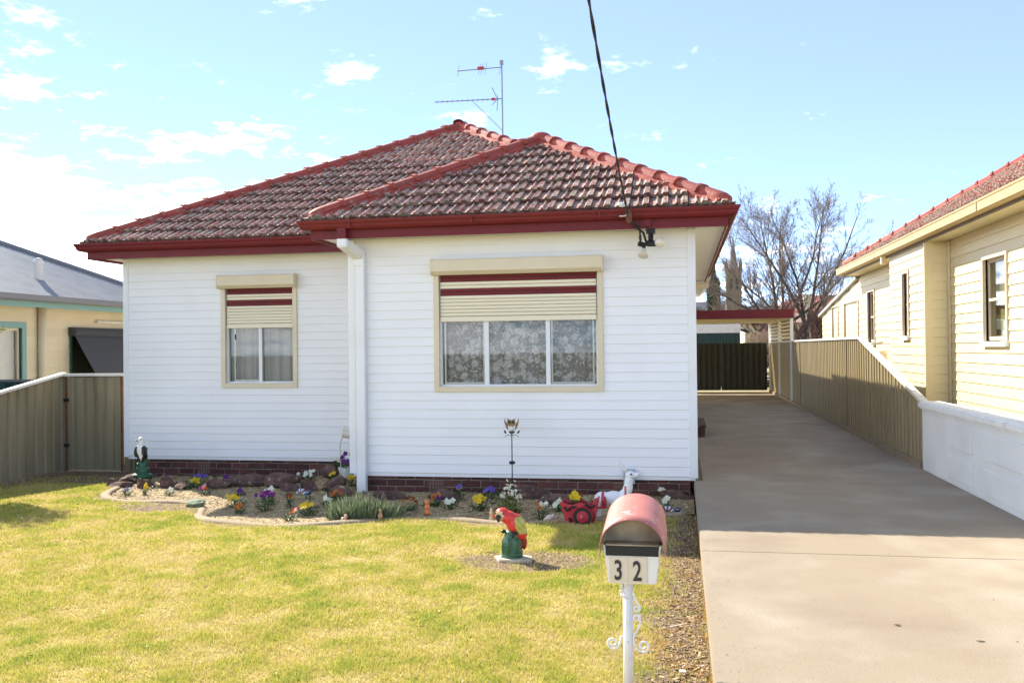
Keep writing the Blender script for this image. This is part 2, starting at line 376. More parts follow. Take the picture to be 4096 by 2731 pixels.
# ------------------------------------------------------------------ lawn, bed and litter
EDGE = [(-7.62, 11.55), (-7.45, 11.1), (-7.2, 10.42), (-6.9, 10.10), (-6.54, 9.99), (-6.11, 9.94), (-5.72, 9.93), (-5.45, 9.72), (-5.27, 9.34), (-5.12, 9.02), (-4.83, 8.76), (-4.31, 8.62),
        (-3.82, 8.59), (-3.47, 8.72), (-3.21, 8.89), (-2.99, 9.09), (-2.71, 9.20), (-2.34, 9.12), (-1.97, 9.0), (-1.58, 8.99), (-1.16, 9.20), (-.83, 9.31), (-.53, 9.46), (-.22, 9.68), (.13, 9.8)]
EX = np.array([p[0] for p in EDGE]); EY = np.array([p[1] for p in EDGE])
def edge_y(x): return np.interp(x, EX, EY)
def wall_y(x): return np.where(np.asarray(x) < -4.1, 12.33, 10.97)
def soil_mask(x, y):
    """0 = turf, 1 = bare earth (along the fence, the edging, the statue, the drive)"""
    x = np.asarray(x, float); y = np.asarray(y, float); n = fbm(x * 2.2, y * 2.2, 5)
    m = np.zeros_like(x)
    d = edge_y(x) - y; m = np.maximum(m, np.clip(1.25 - (d - .02) / (.10 + .22 * n), 0, 1))
    notch = 1 - np.hypot((x + 5.75) / .85, (y - 9.62) / .42); m = np.maximum(m, np.clip(notch * 3 + n - .3, 0, 1))
    st = 1 - np.hypot((x + 1.27) / .62, (y - 7.33) / .40); m = np.maximum(m, np.clip(st * 4 + n * 1.2 - .5, 0, 1))
    dr = (x + .40 + .5 * (n - .5) - .02 * (y - 5)) / .30; m = np.maximum(m, np.clip(dr, 0, 1))
    fe = (-8.95 + .9 * (n - .5) - x) / .25; m = np.maximum(m, np.clip(fe, 0, 1))
    ga = (y - 11.55 + .5 * (n - .5) + (x + 8.5) * .15) / .2; m = np.maximum(m, np.where(x < -7.3, np.clip(ga, 0, 1), 0))
    return np.clip(m, 0, 1)
nx, ny = 170, 190
gx = np.linspace(-9.55, .16, nx); gy = np.linspace(-4.28, 13.2, ny); XX, YY = np.meshgrid(gx, gy)
ZZ = -.14 - .012 * (YY - 4.5) - .008 * np.clip(-XX - 3, 0, None) + (fbm(XX * 1.3, YY * 1.3, 9) - .5) * .03
ZZ -= np.where(XX > -.35, (XX + .35) * .05, 0)
inbed = (YY > edge_y(XX) + .05) & (XX > -7.5); ZZ = np.where(inbed, ZZ - .12, ZZ)
vs = np.stack([XX, YY, ZZ], -1).reshape(-1, 3)
fs = [(j * nx + i, j * nx + i + 1, (j + 1) * nx + i + 1, (j + 1) * nx + i) for j in range(ny - 1) for i in range(nx - 1)]
me = bpy.data.meshes.new('lawn'); me.from_pydata(vs.tolist(), [], fs)
n1_ = fbm(vs[:, 0] * 3, vs[:, 1] * 3, 2)[:, None]; sm = soil_mask(vs[:, 0], vs[:, 1])[:, None]
turf = np.array([.42, .37, .10]) * (1 - n1_) + np.array([.50, .41, .17]) * n1_
bare = np.array([.15, .095, .055]) * (1 - n1_) + np.array([.27, .185, .11]) * n1_
moss = (vs[:, 0] > -.42) & (fbm(vs[:, 0] * 5, vs[:, 1] * 4, 8) > .52)
bare = np.where(moss[:, None], np.array([.26, .135, .018]), bare)
cc = turf * (1 - sm) + bare * sm
a = me.color_attributes.new('Col', 'FLOAT_COLOR', 'POINT'); a.data.foreach_set('color', np.hstack([cc, np.ones((len(cc), 1))]).astype(np.float32).ravel())
me.polygons.foreach_set('use_smooth', [True] * len(me.polygons)); me.materials.append(MATS['soil'])
lawn = tag(mkobj('lawn', me), kind='structure')

def lawn_z(x, y): return -.14 - .012 * (y - 4.5) - .008 * np.clip(-x - 3, 0, None) + (fbm(x * 1.3, y * 1.3, 9) - .5) * .03 - np.where(x > -.35, (x + .35) * .05, 0)
def blades():
    V = []; Cc = []
    for (y0, y1, dens, h, w) in ((3.6, 5.4, 21000, .022, .0030), (5.4, 7.2, 15000, .022, .0038), (7.2, 9.2, 9500, .022, .0050), (9.2, 12.2, 6500, .022, .0070)):
        xl = -1.0 - .80 * y1; n = int((0.15 - xl) * (y1 - y0) * dens)
        x = nrg.uniform(xl, .14, n); y = nrg.uniform(y0, y1, n)
        k = (y < edge_y(x) - .02) | (x < -7.62); k &= (x > -9.45) & (x > -.80 * y - .4)
        x, y = x[k], y[k]; sm_ = soil_mask(x, y); keep = nrg.random(len(x)) > sm_ * .90 ; x, y, sm_ = x[keep], y[keep], sm_[keep]
        patch = fbm(x * 1.3, y * 1.3, 21); fine = fbm(x * 5, y * 5, 31); keep = nrg.random(len(x)) < .42 + 1.0 * fine; x, y, patch, fine = x[keep], y[keep], patch[keep], fine[keep]
        n = len(x); z = lawn_z(x, y)
        hh = h * (.45 + .9 * nrg.random(n)) * (.55 + .9 * fine); ang = nrg.uniform(0, 6.283, n); lean = nrg.uniform(.1, 1.0, n) * hh; la = nrg.uniform(0, 6.283, n)
        dx, dy = np.cos(ang) * w, np.sin(ang) * w
        A = np.stack([x - dx, y - dy, z - .004], -1); B = np.stack([x + dx, y + dy, z - .004], -1)
        T = np.stack([x + np.cos(la) * lean, y + np.sin(la) * lean, z + hh], -1)
        V.append(np.stack([A, B, T], 1).reshape(-1, 3))
        g = np.clip((patch - .5) * .85 + (fine - .5) * 1.6 + nrg.normal(0, .26, n) + .40, 0, 1)[:, None]
        dry = np.array([.67, .54, .245]); yel = np.array([.59, .53, .11]); grn = np.array([.35, .42, .075])
        c = np.where(g < .5, dry * (1 - g * 2) + yel * g * 2, yel * (2 - 2 * g) + grn * (2 * g - 1)); c *= nrg.uniform(.75, 1.2, (n, 1))
        Cc.append(np.repeat(c, 3, 0))
    V = np.concatenate(V); Cc = np.concatenate(Cc); n = len(V) // 3
    me = bpy.data.meshes.new('grass'); me.vertices.add(len(V)); me.vertices.foreach_set('co', V.astype(np.float32).ravel())
    me.loops.add(len(V)); me.loops.foreach_set('vertex_index', np.arange(len(V), dtype=np.int32)); me.polygons.add(n)
    me.polygons.foreach_set('loop_start', np.arange(0, len(V), 3, dtype=np.int32)); me.update(calc_edges=True)
    a = me.color_attributes.new('Col', 'FLOAT_COLOR', 'POINT'); a.data.foreach_set('color', np.hstack([Cc, np.ones((len(Cc), 1))]).astype(np.float32).ravel())
    me.materials.append(MATS['grass'])
    return tag(mkobj('grass', me), 'short yellow-green lawn grass in front of the white house', 'grass', kind='stuff')
blades()

# mounded garden bed between the edging and the brick base
mb = MB(); nb = 150; mrow = 22
for i in range(nb):
    x = -7.5 + (7.5 + .13) * i / (nb - 1); y0 = float(edge_y(x)) + .02; y1 = float(wall_y(x)) + .03
    for j in range(mrow):
        t = j / (mrow - 1); y = y0 + (y1 - y0) * t
        z = G(x, y) - .012 + .02 * math.sin(min(1, t * 2.2) * 1.57) + .035 * (float(fbm(x * 3, y * 3, 44)) - .5)
        if -5.0 < x < -4.05: z += .05 * math.exp(-((y - 11.9) / .7) ** 2)
        mb.v.append((x, y, z)); mb.c.append((1, 1, 1))
mb.f = [(i * mrow + j, (i + 1) * mrow + j, (i + 1) * mrow + j + 1, i * mrow + j + 1) for i in range(nb - 1) for j in range(mrow - 1)]
bed = tag(mb.build('garden_bed', 'mulch_bed', smooth=True), kind='structure')
def bed_z(x, y):
    y0 = float(edge_y(x)) + .02; y1 = float(wall_y(x)) + .03; t = (y - y0) / (y1 - y0)
    if t < 0 or x < -7.5: return G(x, y)
    z = G(x, y) - .012 + .02 * math.sin(min(1, t * 2.2) * 1.57) + .035 * (float(fbm(x * 3, y * 3, 44)) - .5)
    if -5.0 < x < -4.05: z += .05 * math.exp(-((y - 11.9) / .7) ** 2)
    return z
def chips(name, n, region, size, cols, label, cat):
    V = []; F = []; Cc = []; k = 0
    while k < n:
        x, y, z = region()
        l = size * rnd.uniform(.5, 1.4); w = l * rnd.uniform(.14, .4); a = rnd.uniform(0, 6.28); t = rnd.uniform(-.35, .35); u = rnd.uniform(-.4, .4)
        dx = Vector((math.cos(a) * l, math.sin(a) * l, t * l)); dy = Vector((-math.sin(a) * w, math.cos(a) * w, u * w)); c = Vector((x, y, z + size * .25))
        o = len(V); V += [c - dx - dy, c + dx - dy, c + dx * .8 + dy, c - dx * .9 + dy]; F.append((o, o + 1, o + 2, o + 3))
        q = rnd.choice(cols); b = rnd.uniform(.7, 1.2); Cc += [(q[0] * b, q[1] * b, q[2] * b, 1)] * 4; k += 1
    me = bpy.data.meshes.new(name); me.from_pydata([tuple(v) for v in V], [], F)
    at = me.color_attributes.new('Col', 'FLOAT_COLOR', 'POINT'); at.data.foreach_set('color', np.array(Cc, np.float32).ravel()); me.materials.append(MATS['chip'])
    return tag(mkobj(name, me), label, cat, kind='stuff')
def reg_bed():
    while True:
        x = rnd.uniform(-7.45, .12); y0 = float(edge_y(x)); y1 = float(wall_y(x)); y = y0 + (y1 - y0) * rnd.random() ** 1.3
        if y > y0 + .04: return x, y, bed_z(x, y)
chips('mulch', 24000, reg_bed, .0145, [(.58, .45, .25), (.46, .33, .16), (.70, .58, .38), (.24, .155, .08), (.34, .23, .12)], 'pale straw mulch spread over the garden bed', 'mulch')
def reg_drive():
    while True:
        y = rnd.uniform(4.2, 9.7); x = .12 - abs(rnd.gauss(0, .17)); 
        if x > -.62: return x, y, float(lawn_z(np.array(x), np.array(y))) + .002
chips('leaf_litter', 5200, reg_drive, .014, [(.36, .24, .13), (.22, .13, .07), (.48, .36, .22), (.30, .19, .09), (.14, .08, .05)], 'dry brown leaf litter along the edge of the driveway', 'leaf litter')
def reg_stat():
    while True:
        x = rnd.uniform(-2.0, -.6); y = rnd.uniform(6.9, 7.8)
        if np.hypot((x + 1.27) / .62, (y - 7.33) / .4) < 1: return x, y, float(lawn_z(np.array(x), np.array(y)))
chips('soil_crumbs', 1600, reg_stat, .011, [(.30, .19, .10), (.42, .30, .18), (.20, .12, .06), (.50, .38, .2)], 'dry soil and straw round the parrot statue', 'soil')
def reg_fence():
    while True:
        x = rnd.uniform(-9.4, -5.2); y = rnd.uniform(9.0, 12.5)
        if float(soil_mask(np.array(x), np.array(y))) > .5 and (y < float(edge_y(x)) - .05 or x < -7.6): return x, y, float(lawn_z(np.array(x), np.array(y)))
chips('bark_bits', 2600, reg_fence, .014, [(.25, .16, .09), (.36, .26, .15), (.16, .10, .06), (.45, .36, .24)], 'bare earth with bits of bark along the left fence', 'earth')
def reg_lawn():
    while True:
        y = rnd.uniform(4.3, 9.0); x = rnd.uniform(-.8 * y - .5, -.3)
        if y < float(edge_y(x)) - .1: return x, y, float(lawn_z(np.array(x), np.array(y))) + .016
chips('lawn_litter', 420, reg_lawn, .011, [(.14, .085, .05), (.30, .20, .11), (.55, .46, .32), (.10, .065, .04)], 'dry leaf bits and twigs lying in the lawn', 'leaf litter')
def reg_grit():
    while True:
        y = rnd.uniform(4.3, 24); s_ = rnd.random(); x = (.16 + abs(rnd.gauss(0, .07))) if s_ < .35 else (2.90 - abs(rnd.gauss(0, .07)) if s_ < .85 else rnd.uniform(.2, 2.9))
        if .15 < x < 2.93 and not (x < .45 and y > 10.8): return x, y, .001
chips('drive_grit', 620, reg_grit, .0075, [(.16, .10, .06), (.30, .22, .13), (.10, .07, .05), (.40, .34, .22)], 'grit and leaf crumbs along the driveway edges', 'grit')
# edging
pts = [(x, y, 0) for x, y in EDGE]
fine = []
for i in range(len(pts) - 1):
    for t in range(4):
        p = pts[i]; q = pts[i + 1]; x = p[0] + (q[0] - p[0]) * t / 4; y = p[1] + (q[1] - p[1]) * t / 4
        fine.append((x, y, G(x, y) + .012 * math.sin(x * 5)))
for _ in range(3):
    fine = [fine[0]] + [tuple((fine[i - 1][k] + 2 * fine[i][k] + fine[i + 1][k]) / 4 for k in range(3)) for i in range(1, len(fine) - 1)] + [fine[-1]]
o = MB().sweep(fine, [(-.06, -.06), (-.055, .010), (-.025, .020), (.03, .016), (.06, .0), (.065, -.06)]).build('garden_edging', 'edging', smooth=True)
tag(o, 'low curved concrete edging between the lawn and the garden bed', 'garden edging')

# ================================================================== BUILDERS
BOARD = {}
def board_mesh(ex, mat, key):
    k = (round(ex, 4), mat)
    if k not in BOARD:
        mb = MB(); p = [(-.004, ex + .006), (-.0145, .012), (-.0155, .004), (-.0125, 0), (-.001, .001), (.0, ex + .006)]
        if key == 'lap': p = [(-.006, ex + .012), (-.022, .004), (-.021, 0), (-.003, .0), (.0, ex + .012)]
        vs = [(0, a, b) for a, b in p] + [(1, a, b) for a, b in p]; n = len(p)
        fs = [(i, (i + 1) % n, n + (i + 1) % n, n + i) for i in range(n)] + [tuple(reversed(range(n))), tuple(range(n, 2 * n))]
        BOARD[k] = mb.add(vs, fs).mesh('siding_board', mat)
    return BOARD[k]
def boards(parent, org, rz, u0, u1, z0, z1, ex, mat, holes=(), key='vinyl', top=None, joints=False):
    """lapped boards on a wall; org = (x, y) of u=0, rz = heading of u; holes = (ua, ub, za, zb); top(u)->z for a raked top"""
    me = board_mesh(ex, mat, key); c, s = math.cos(rz), math.sin(rz); z = z0
    while z < z1 - .02:
        segs = [(u0, u1)]
        for ua, ub, za, zb in holes:
            if za < z + ex * .5 < zb:
                segs = [q for a, b in segs for q in ((a, min(b, ua)), (max(a, ub), b)) if q[1] - q[0] > .02]
        if top:
            segs2 = []
            for a, b in segs:
                us = np.linspace(a, b, 60); ok = us[[top(u) > z + ex for u in us]]
                if len(ok) > 1: segs2.append((ok[0], ok[-1]))
            segs = segs2
        ss = []
        for a, b in segs:
            if joints and b - a > 3.4 and rnd.random() < .5:
                m_ = a + (b - a) * rnd.uniform(.3, .7); ss += [(a, m_ - .0008), (m_ + .0008, b)]
            else: ss.append((a, b))
        for a, b in ss:
            o = mkobj('siding_board', me, parent); o.location = (org[0] + c * a, org[1] + s * a, z); o.rotation_euler = (0, 0, rz)
            h = min(1.0, (z1 - z) / ex); o.scale = (b - a, 1, h if h < 1 else 1); W(o)
        z += ex
def wall_core(name, parent, org, rz, u0, u1, z0, z1, thick, mat, holes=()):
    us = sorted({u0, u1, *[h[i] for h in holes for i in (0, 1)]}); zs = sorted({z0, z1, *[h[i] for h in holes for i in (2, 3)]})
    mb = MB()
    for i in range(len(us) - 1):
        for j in range(len(zs) - 1):
            um, zm_ = (us[i] + us[i + 1]) / 2, (zs[j] + zs[j + 1]) / 2
            if any(h[0] < um < h[1] and h[2] < zm_ < h[3] for h in holes): continue
            mb.box(us[i], us[i + 1], .003, thick, zs[j], zs[j + 1])
    o = mb.build(name, mat, parent); o.location = (org[0], org[1], 0); o.rotation_euler = (0, 0, rz); return W(o)

# ------------------------------------------------------------------ roof tiles
def tile_mb(w=.219, L=.425):
    prof = [(0, .004), (.06, .001), (.20, .0), (.30, .004), (.36, .026), (.41, .026), (.44, .006), (.52, .0), (.62, .004), (.68, .024), (.71, .030), (.745, .024), (.78, .030), (.815, .024), (.85, .030), (.885, .024), (.92, .030), (.95, .028), (.965, .004)]
    mb = MB(); n = len(prof); th = .036; vs = []
    for v, lift in ((0, .056), (L, .004)):
        for s_, h in prof: vs.append((s_ * w, v, lift + h))
    for s_, h in prof: vs.append((s_ * w, .0, (.056 + h * .55 - th)))
    fs = [(i, i + 1, n + i + 1, n + i) for i in range(n - 1)] + [(2 * n + i, 2 * n + i + 1, i + 1, i) for i in range(n - 1)]
    fs += [(2 * n, 0, n), (n - 1, 3 * n - 1, 2 * n - 1)]
    return mb.add(vs, fs)
TILE_W, GAUGE, SLOPE = .219, .36, .547
COSP = 1 / math.sqrt(1 + SLOPE ** 2)
TILE = tile_mb(); TILE_ME = TILE.mesh('tile', 'tile'); TILE_ME.materials.append(MATS['tile_lip_grime_shade'])
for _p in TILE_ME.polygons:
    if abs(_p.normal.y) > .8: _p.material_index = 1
def tile_plane(poly, eave_dir, up_dir, z_of, roof, limit=None, order=None, mass=None, mat='tile', skip=0):
    """lay tiles on the convex plan polygon; eave_dir / up_dir are unit plan vectors; z_of(x,y) = plane height"""
    P = [Vector(p) for p in poly]; U = Vector(eave_dir); Vv = Vector(up_dir); O = P[0]
    q = [((p - O).dot(U), (p - O).dot(Vv) / COSP) for p in P]
    ar = sum(q[i][0] * q[(i + 1) % len(q)][1] - q[(i + 1) % len(q)][0] * q[i][1] for i in range(len(q)))
    if ar < 0: q = q[::-1]
    vmin, vmax = min(a[1] for a in q), max(a[1] for a in q); umin, umax = min(a[0] for a in q), max(a[0] for a in q)
    z0 = z_of(O.x, O.y); sinp = SLOPE * COSP
    Z = Vector((0, 0, 1)); X3 = Vector((U.x, U.y, 0)); Y3 = Vector((Vv.x * COSP, Vv.y * COSP, sinp)); N3 = X3.cross(Y3)
    if N3.z < 0: N3 = -N3
    mat4 = Matrix(((X3.x, Y3.x, N3.x, O.x), (X3.y, Y3.y, N3.y, O.y), (X3.z, Y3.z, N3.z, z0), (0, 0, 0, 1)))
    edges = [(Vector(q[i]), Vector(q[(i + 1) % len(q)])) for i in range(len(q))]
    out = []; r = 0; v = vmin - .03
    while v < vmax:
        u = umin - TILE_W
        while u < umax + TILE_W:
            cs = [(u, v), (u + TILE_W, v), (u + TILE_W, v + GAUGE), (u, v + GAUGE)]
            cen = (u + TILE_W / 2, v + GAUGE / 2); cut = []; inside = True
            for a, b in edges:
                d = (b - a).normalized(); nrm = Vector((-d.y, d.x))
                ds = [(Vector(c) - a).dot(nrm) for c in cs]
                if max(ds) < .03: inside = False; break
                if min(ds) < -.02 and (abs(d.y) > .05 or nrm.y < -.5): cut.append((a, nrm))
            if inside: out.append((u, v, cut))
            u += TILE_W
        v += GAUGE; r += 1
    if order: out.sort(key=order)
    cnt = 0
    for u, v, cut in out:
        jit = (rnd.uniform(-.003, .003), rnd.uniform(-.006, .006), rnd.uniform(-.002, .003), rnd.uniform(-.008, .008))
        T = Matrix.Translation((u + jit[0], v + jit[1], jit[2])) @ Matrix.Rotation(jit[3], 4, 'Z')
        part = limit is None or cnt < limit
        if part and not cut:
            o = mkobj('tile', TILE_ME, roof); o.matrix_basis = mat4 @ T; o.matrix_parent_inverse = inv_of(roof)
        else:
            bm = bmesh.new(); bm.from_mesh(TILE_ME); bmesh.ops.transform(bm, matrix=T, verts=bm.verts)
            for a, nrm in cut:
                bmesh.ops.bisect_plane(bm, geom=bm.verts[:] + bm.edges[:] + bm.faces[:], plane_co=(a.x, a.y, 0), plane_no=(-nrm.x, -nrm.y, 0), clear_outer=True)
            if len(bm.faces) < 3: bm.free(); continue
            if part:
                me = bpy.data.meshes.new('tile'); bmesh.ops.transform(bm, matrix=Matrix.Translation((-u, -v, 0)), verts=bm.verts); bm.to_mesh(me); me.materials.append(MATS[mat]); me.materials.append(MATS['tile_lip_grime_shade'])
                o = mkobj('tile', me, roof); o.matrix_basis = mat4 @ Matrix.Translation((u, v, 0)); o.matrix_parent_inverse = inv_of(roof)
            else:
                bm.verts.ensure_lookup_table(); k = len(mass.v); bm.verts.index_update()
                for w_ in bm.verts: mass.v.append(tuple(mat4 @ w_.co)); mass.c.append((1, 1, 1))
                for f in bm.faces: mass.f.append(tuple(k + w_.index for w_ in f.verts))
            bm.free()
        cnt += 1
    return cnt
def cap_mesh():
    L = .40; n = 9; mb = MB(); vs = []
    # x along the hip (0 = lower end with the collar), arch section
    st = [(0.0, 1.24), (.05, 1.24), (.062, 1.0), (L, .92)]
    for x, k in st:
        for i in range(n):
            a = math.pi * (i / (n - 1)); y = -math.cos(a) * .105 * k; z = .02 + (math.sin(a) ** .75) * .078 * k
            vs.append((x, y, z))
    for i in range(n):
        a = math.pi * (i / (n - 1)); vs.append((0, -math.cos(a) * .095, .005 + (math.sin(a) ** .75) * .060))
    fs = []
    for j in range(3):
        for i in range(n - 1): fs.append((j * n + i, j * n + i + 1, (j + 1) * n + i + 1, (j + 1) * n + i))
    for i in range(n - 1): fs.append((4 * n + i, 4 * n + i + 1, i + 1, i))
    return mb.add(vs, fs)
CAP_ME = cap_mesh().mesh('ridge_cap', 'ridge_red')
def ridge_line(roof, a, b, drop=.387, caps=True, rounded=True, last=0):
    """capped hip or ridge from the low end a to the high end b"""
    A, B = Vector(a), Vector(b); f = (B - A).normalized(); s = f.cross(Vector((0, 0, 1))).normalized(); u = s.cross(f); L = (B - A).length
    mat4 = Matrix(((f.x, s.x, u.x, A.x), (f.y, s.y, u.y, A.y), (f.z, s.z, u.z, A.z), (0, 0, 0, 1)))
    mb = MB(); pr = [(-.155, -.155 * drop - .02), (-.135, -.005), (-.085, .035), (.085, .035), (.135, -.005), (.155, -.155 * drop - .02)]
    n = max(2, int(L / .2)); vs = []
    for i in range(n + 1):
        for y, z in pr: vs.append((L * i / n, y + rnd.uniform(-.008, .008), z + .02 + rnd.uniform(-.004, .004)))
    m = len(pr); mb.add(vs, [(i * m + k, i * m + k + 1, (i + 1) * m + k + 1, (i + 1) * m + k) for i in range(n) for k in range(m - 1)] + [tuple(range(m)), tuple(reversed(range(n * m, n * m + m)))])
    o = mb.build('ridge_bedding', 'bedding_red', roof); o.matrix_basis = mat4; o.matrix_parent_inverse = inv_of(roof)
    if not caps: return
    k = max(1, round(L / .36)); st = L / k
    for i in range(k):
        if i == 0 and rounded:
            mbr = MB(); vs = []; nn = 9
            for x, sc in ((-.05, .02), (-.045, .45), (-.02, .78), (.05, .97), (.12, 1.0), (.40, .94)):
                for j in range(nn):
                    a_ = math.pi * j / (nn - 1); vs.append((x, -math.cos(a_) * .105 * sc, .02 + math.sin(a_) ** .75 * .078 * sc))
            mbr.add(vs, [(r * nn + j, r * nn + j + 1, (r + 1) * nn + j + 1, (r + 1) * nn + j) for r in range(5) for j in range(nn - 1)])
            o = mbr.build('ridge_cap', 'ridge_red', roof, smooth=True)
        else: o = mkobj('ridge_cap', CAP_ME, roof)
        o.matrix_basis = mat4 @ Matrix.Translation((i * st, rnd.uniform(-.006, .006), .022 + rnd.uniform(-.004, .004))) @ Matrix.Rotation(rnd.uniform(-.02, .02), 4, 'Z') @ Matrix.Rotation(-.012, 4, 'Y')
        o.matrix_parent_inverse = inv_of(roof)

# ================================================================== THE WHITE HOUSE
house = thing('house', (-3.9, 12.3, 0), 'white weatherboard house with red tiled roof and maroon gutters', 'house')
YF, YL = 10.937, 12.30
W1 = (-2.93, -.965, 1.09, 2.47)              # front window opening
W2 = (-6.50, -5.45, 1.09, 2.47)              # left window opening
fw = wall_core('front_wall', house, (0, YF), 0, -4.06, .16, -.02, 2.95, .11, 'white_vinyl', [W1])
lw = wall_core('recessed_wall', house, (0, YL), 0, -8.08, -4.06, -.02, 2.95, .11, 'white_vinyl', [W2])
boards(fw, (0, YF), 0, -3.90, .09, .025, 2.935, .112, 'white_vinyl', [(W1[0] - .03, W1[1] + .03, W1[2] - .02, W1[3] + .15)], joints=True)
boards(lw, (0, YL), 0, -8.05, -4.10, .025, 2.935, .112, 'white_vinyl', [(W2[0] - .03, W2[1] + .03, W2[2] - .02, W2[3] + .15)], joints=True)
rw = WB(MB().box(.055, .16, YF + .112, 25.4, -.02, 2.95), 'side_wall', 'white_vinyl', house)
boards(rw, (.165, 0), R(90), YF + .1, 25.4, .025, 2.935, .112, 'white_vinyl')
WB(MB().box(-8.08, -7.97, YL + .112, 20.4, -.02, 2.95), 'side_wall', 'white_vinyl', house)
WB(MB().box(-4.06, -3.95, YF + .112, YL - .01, -.02, 2.95), 'return_wall', 'white_vinyl', house)
WB(MB().box(-7.97, .05, 20.3, 20.4, -.02, 2.95), 'back_wall', 'white_vinyl', house)
for x0, x1, y0, y1 in ((.09, .187, YF - .024, YF + .09), (-4.105, -4.012, YF - .024, YF + .09), (-8.135, -8.05, YL - .024, YL + .09)):
    bevel(WB(MB().box(x0, x1, y0, y1, .008, 2.938), 'corner_trim', 'white_trim', house), .004, 1)
# rooms behind the windows
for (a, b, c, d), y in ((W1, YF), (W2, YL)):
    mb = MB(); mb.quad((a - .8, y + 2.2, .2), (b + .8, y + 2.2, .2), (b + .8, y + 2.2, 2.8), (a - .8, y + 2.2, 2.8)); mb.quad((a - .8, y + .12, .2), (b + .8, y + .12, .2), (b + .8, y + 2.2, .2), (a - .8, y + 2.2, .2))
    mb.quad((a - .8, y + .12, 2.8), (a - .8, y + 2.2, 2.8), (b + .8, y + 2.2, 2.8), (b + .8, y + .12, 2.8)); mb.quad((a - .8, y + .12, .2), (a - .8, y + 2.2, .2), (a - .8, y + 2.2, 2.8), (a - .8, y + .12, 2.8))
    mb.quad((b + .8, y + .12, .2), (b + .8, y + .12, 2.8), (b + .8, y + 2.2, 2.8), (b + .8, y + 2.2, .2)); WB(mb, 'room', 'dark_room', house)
# brick base
def brick_base(x0, x1, y, z0, rows, vents):
    base = WB(MB().box(x0 + .006, x1 - .006, y + .006, y + .11, z0 - .2, .02), 'brick_base', 'mortar', house)
    bm_ = MB().box(0, .23, 0, .09, 0, .076); me = bm_.mesh('brick', 'brick')
    bmm = bmesh.new(); bmm.from_mesh(me); bmesh.ops.bevel(bmm, geom=bmm.edges[:], offset=.005, segments=1, affect='EDGES'); bmm.to_mesh(me); bmm.free()
    for r in range(rows):
        z = .022 - .076 - r * .086 - .004; x = x0 - (.12 if r % 2 else 0)
        while x < x1 - .01:
            a, b = max(x, x0), min(x + .23, x1)
            for v in vents:
                if v[2] < z + .07 and z < v[3] and v[0] - .008 < b and a < v[1] + .008:
                    if a < v[0] - .03: b = v[0] - .008
                    elif b > v[1] + .03: a = v[1] + .008
                    else: b = a
            if b - a > .03:
                o = mkobj('brick', me, base); o.location = (a, y + rnd.uniform(-.003, .003), z + rnd.uniform(-.002, .002)); o.scale = ((b - a) / .23, 1, 1); W(o)
            x += .24
    for (a, b, c, d) in vents:
        v = MB(); t = .018; v.box(a, b, y - .004, y + .02, c, c + t * 1.3); v.box(a, b, y - .004, y + .02, d - t * 1.3, d)
        nxv = 6; wv = (b - a - .012) / (nxv - 1)
        for i in range(nxv): v.box(a + i * wv, a + i * wv + .012, y - .0035, y + .02, c + t * 1.3, d - t * 1.3)
        for k in (1, 2): zz_ = c + t * 1.3 + (d - c - t * 2.6) * k / 3; v.box(a + .012, b - .012, y - .003, y + .019, zz_ - .005, zz_ + .005)
        vo = WB(v, 'air_vent', 'vent', base); WB(MB().box(a, b, y + .03, y + .033, c, d), 'vent_back', 'black', base)
brick_base(-3.99, .10, YF + .035, -.36, 5, [(-3.10, -2.91, -.238, -.072), (-.80, -.63, -.238, -.072)])
brick_base(-8.0, -4.06, YL + .035, -.42, 5, [(-6.98, -6.79, -.238, -.072), (-5.10, -4.91, -.238, -.072)])
# ------------------------------------------------------------------ windows with roller shutters
def shutter_window(op, y, divs, hood_x, label):
    a, b, c, d = op
    w = thing('tmp', (0, 0, 0), None, None); w.name = 'window'; w.parent = house; w.location = ((a + b) / 2, y, c); W(w)
    if 'label' in w: del w['label']
    fr = MB(); t = .062
    fr.box(a - t, a + .005, y - .036, y + .02, c - t, 2.50); fr.box(b - .005, b + t, y - .036, y + .02, c - t, 2.50); fr.box(a + .005, b - .005, y - .036, y + .02, c - t, c + .005)
    bevel(WB(fr, 'window_frame', 'cream_metal', w), .004, 1)
    # inner aluminium frame
    al = MB(); z1 = 2.45; al.box(a, a + .028, y + .03, y + .085, c, z1); al.box(b - .028, b, y + .03, y + .085, c, z1); al.box(a + .028, b - .028, y + .03, y + .085, c, c + .028); al.box(a + .028, b - .028, y + .03, y + .085, z1 - .03, z1)
    for p, q in divs['mull']: al.box(p, q, y + .028, y + .08, c + .028, z1 - .03)
    WB(al, 'sash_frame', 'alu', w)
    for p, q in divs['pane']:
        WB(MB().box(p, q, y + .055, y + .059, c + .028, z1 - .03), 'pane', 'glass', w)
    for p, q in divs.get('sash', []):
        s_ = MB(); s_.box(p, p + .02, y + .062, y + .083, c + .03, z1 - .03); s_.box(q - .02, q, y + .062, y + .083, c + .03, z1 - .03); s_.box(p + .02, q - .02, y + .062, y + .083, c + .03, c + .055)
        WB(s_, 'sliding_sash', 'alu_grey', w)
    return w
wA = shutter_window(W1, YF, dict(mull=[(-2.365, -2.312), (-1.605, -1.552)], pane=[(-2.902, -2.365), (-2.312, -1.605), (-1.552, -.993)], sash=[(-2.88, -2.37), (-1.545, -1.02)]), 0, '')
wB = shutter_window(W2, YL, dict(mull=[(-6.0, -5.955)], pane=[(-6.472, -6.0), (-5.955, -5.478)], sash=[(-6.40, -6.0)]), 0, '')
WB(MB().box(-6.385, -6.37, YL + .045, YL + .06, 1.72, 1.80), 'latch', 'black', wB)
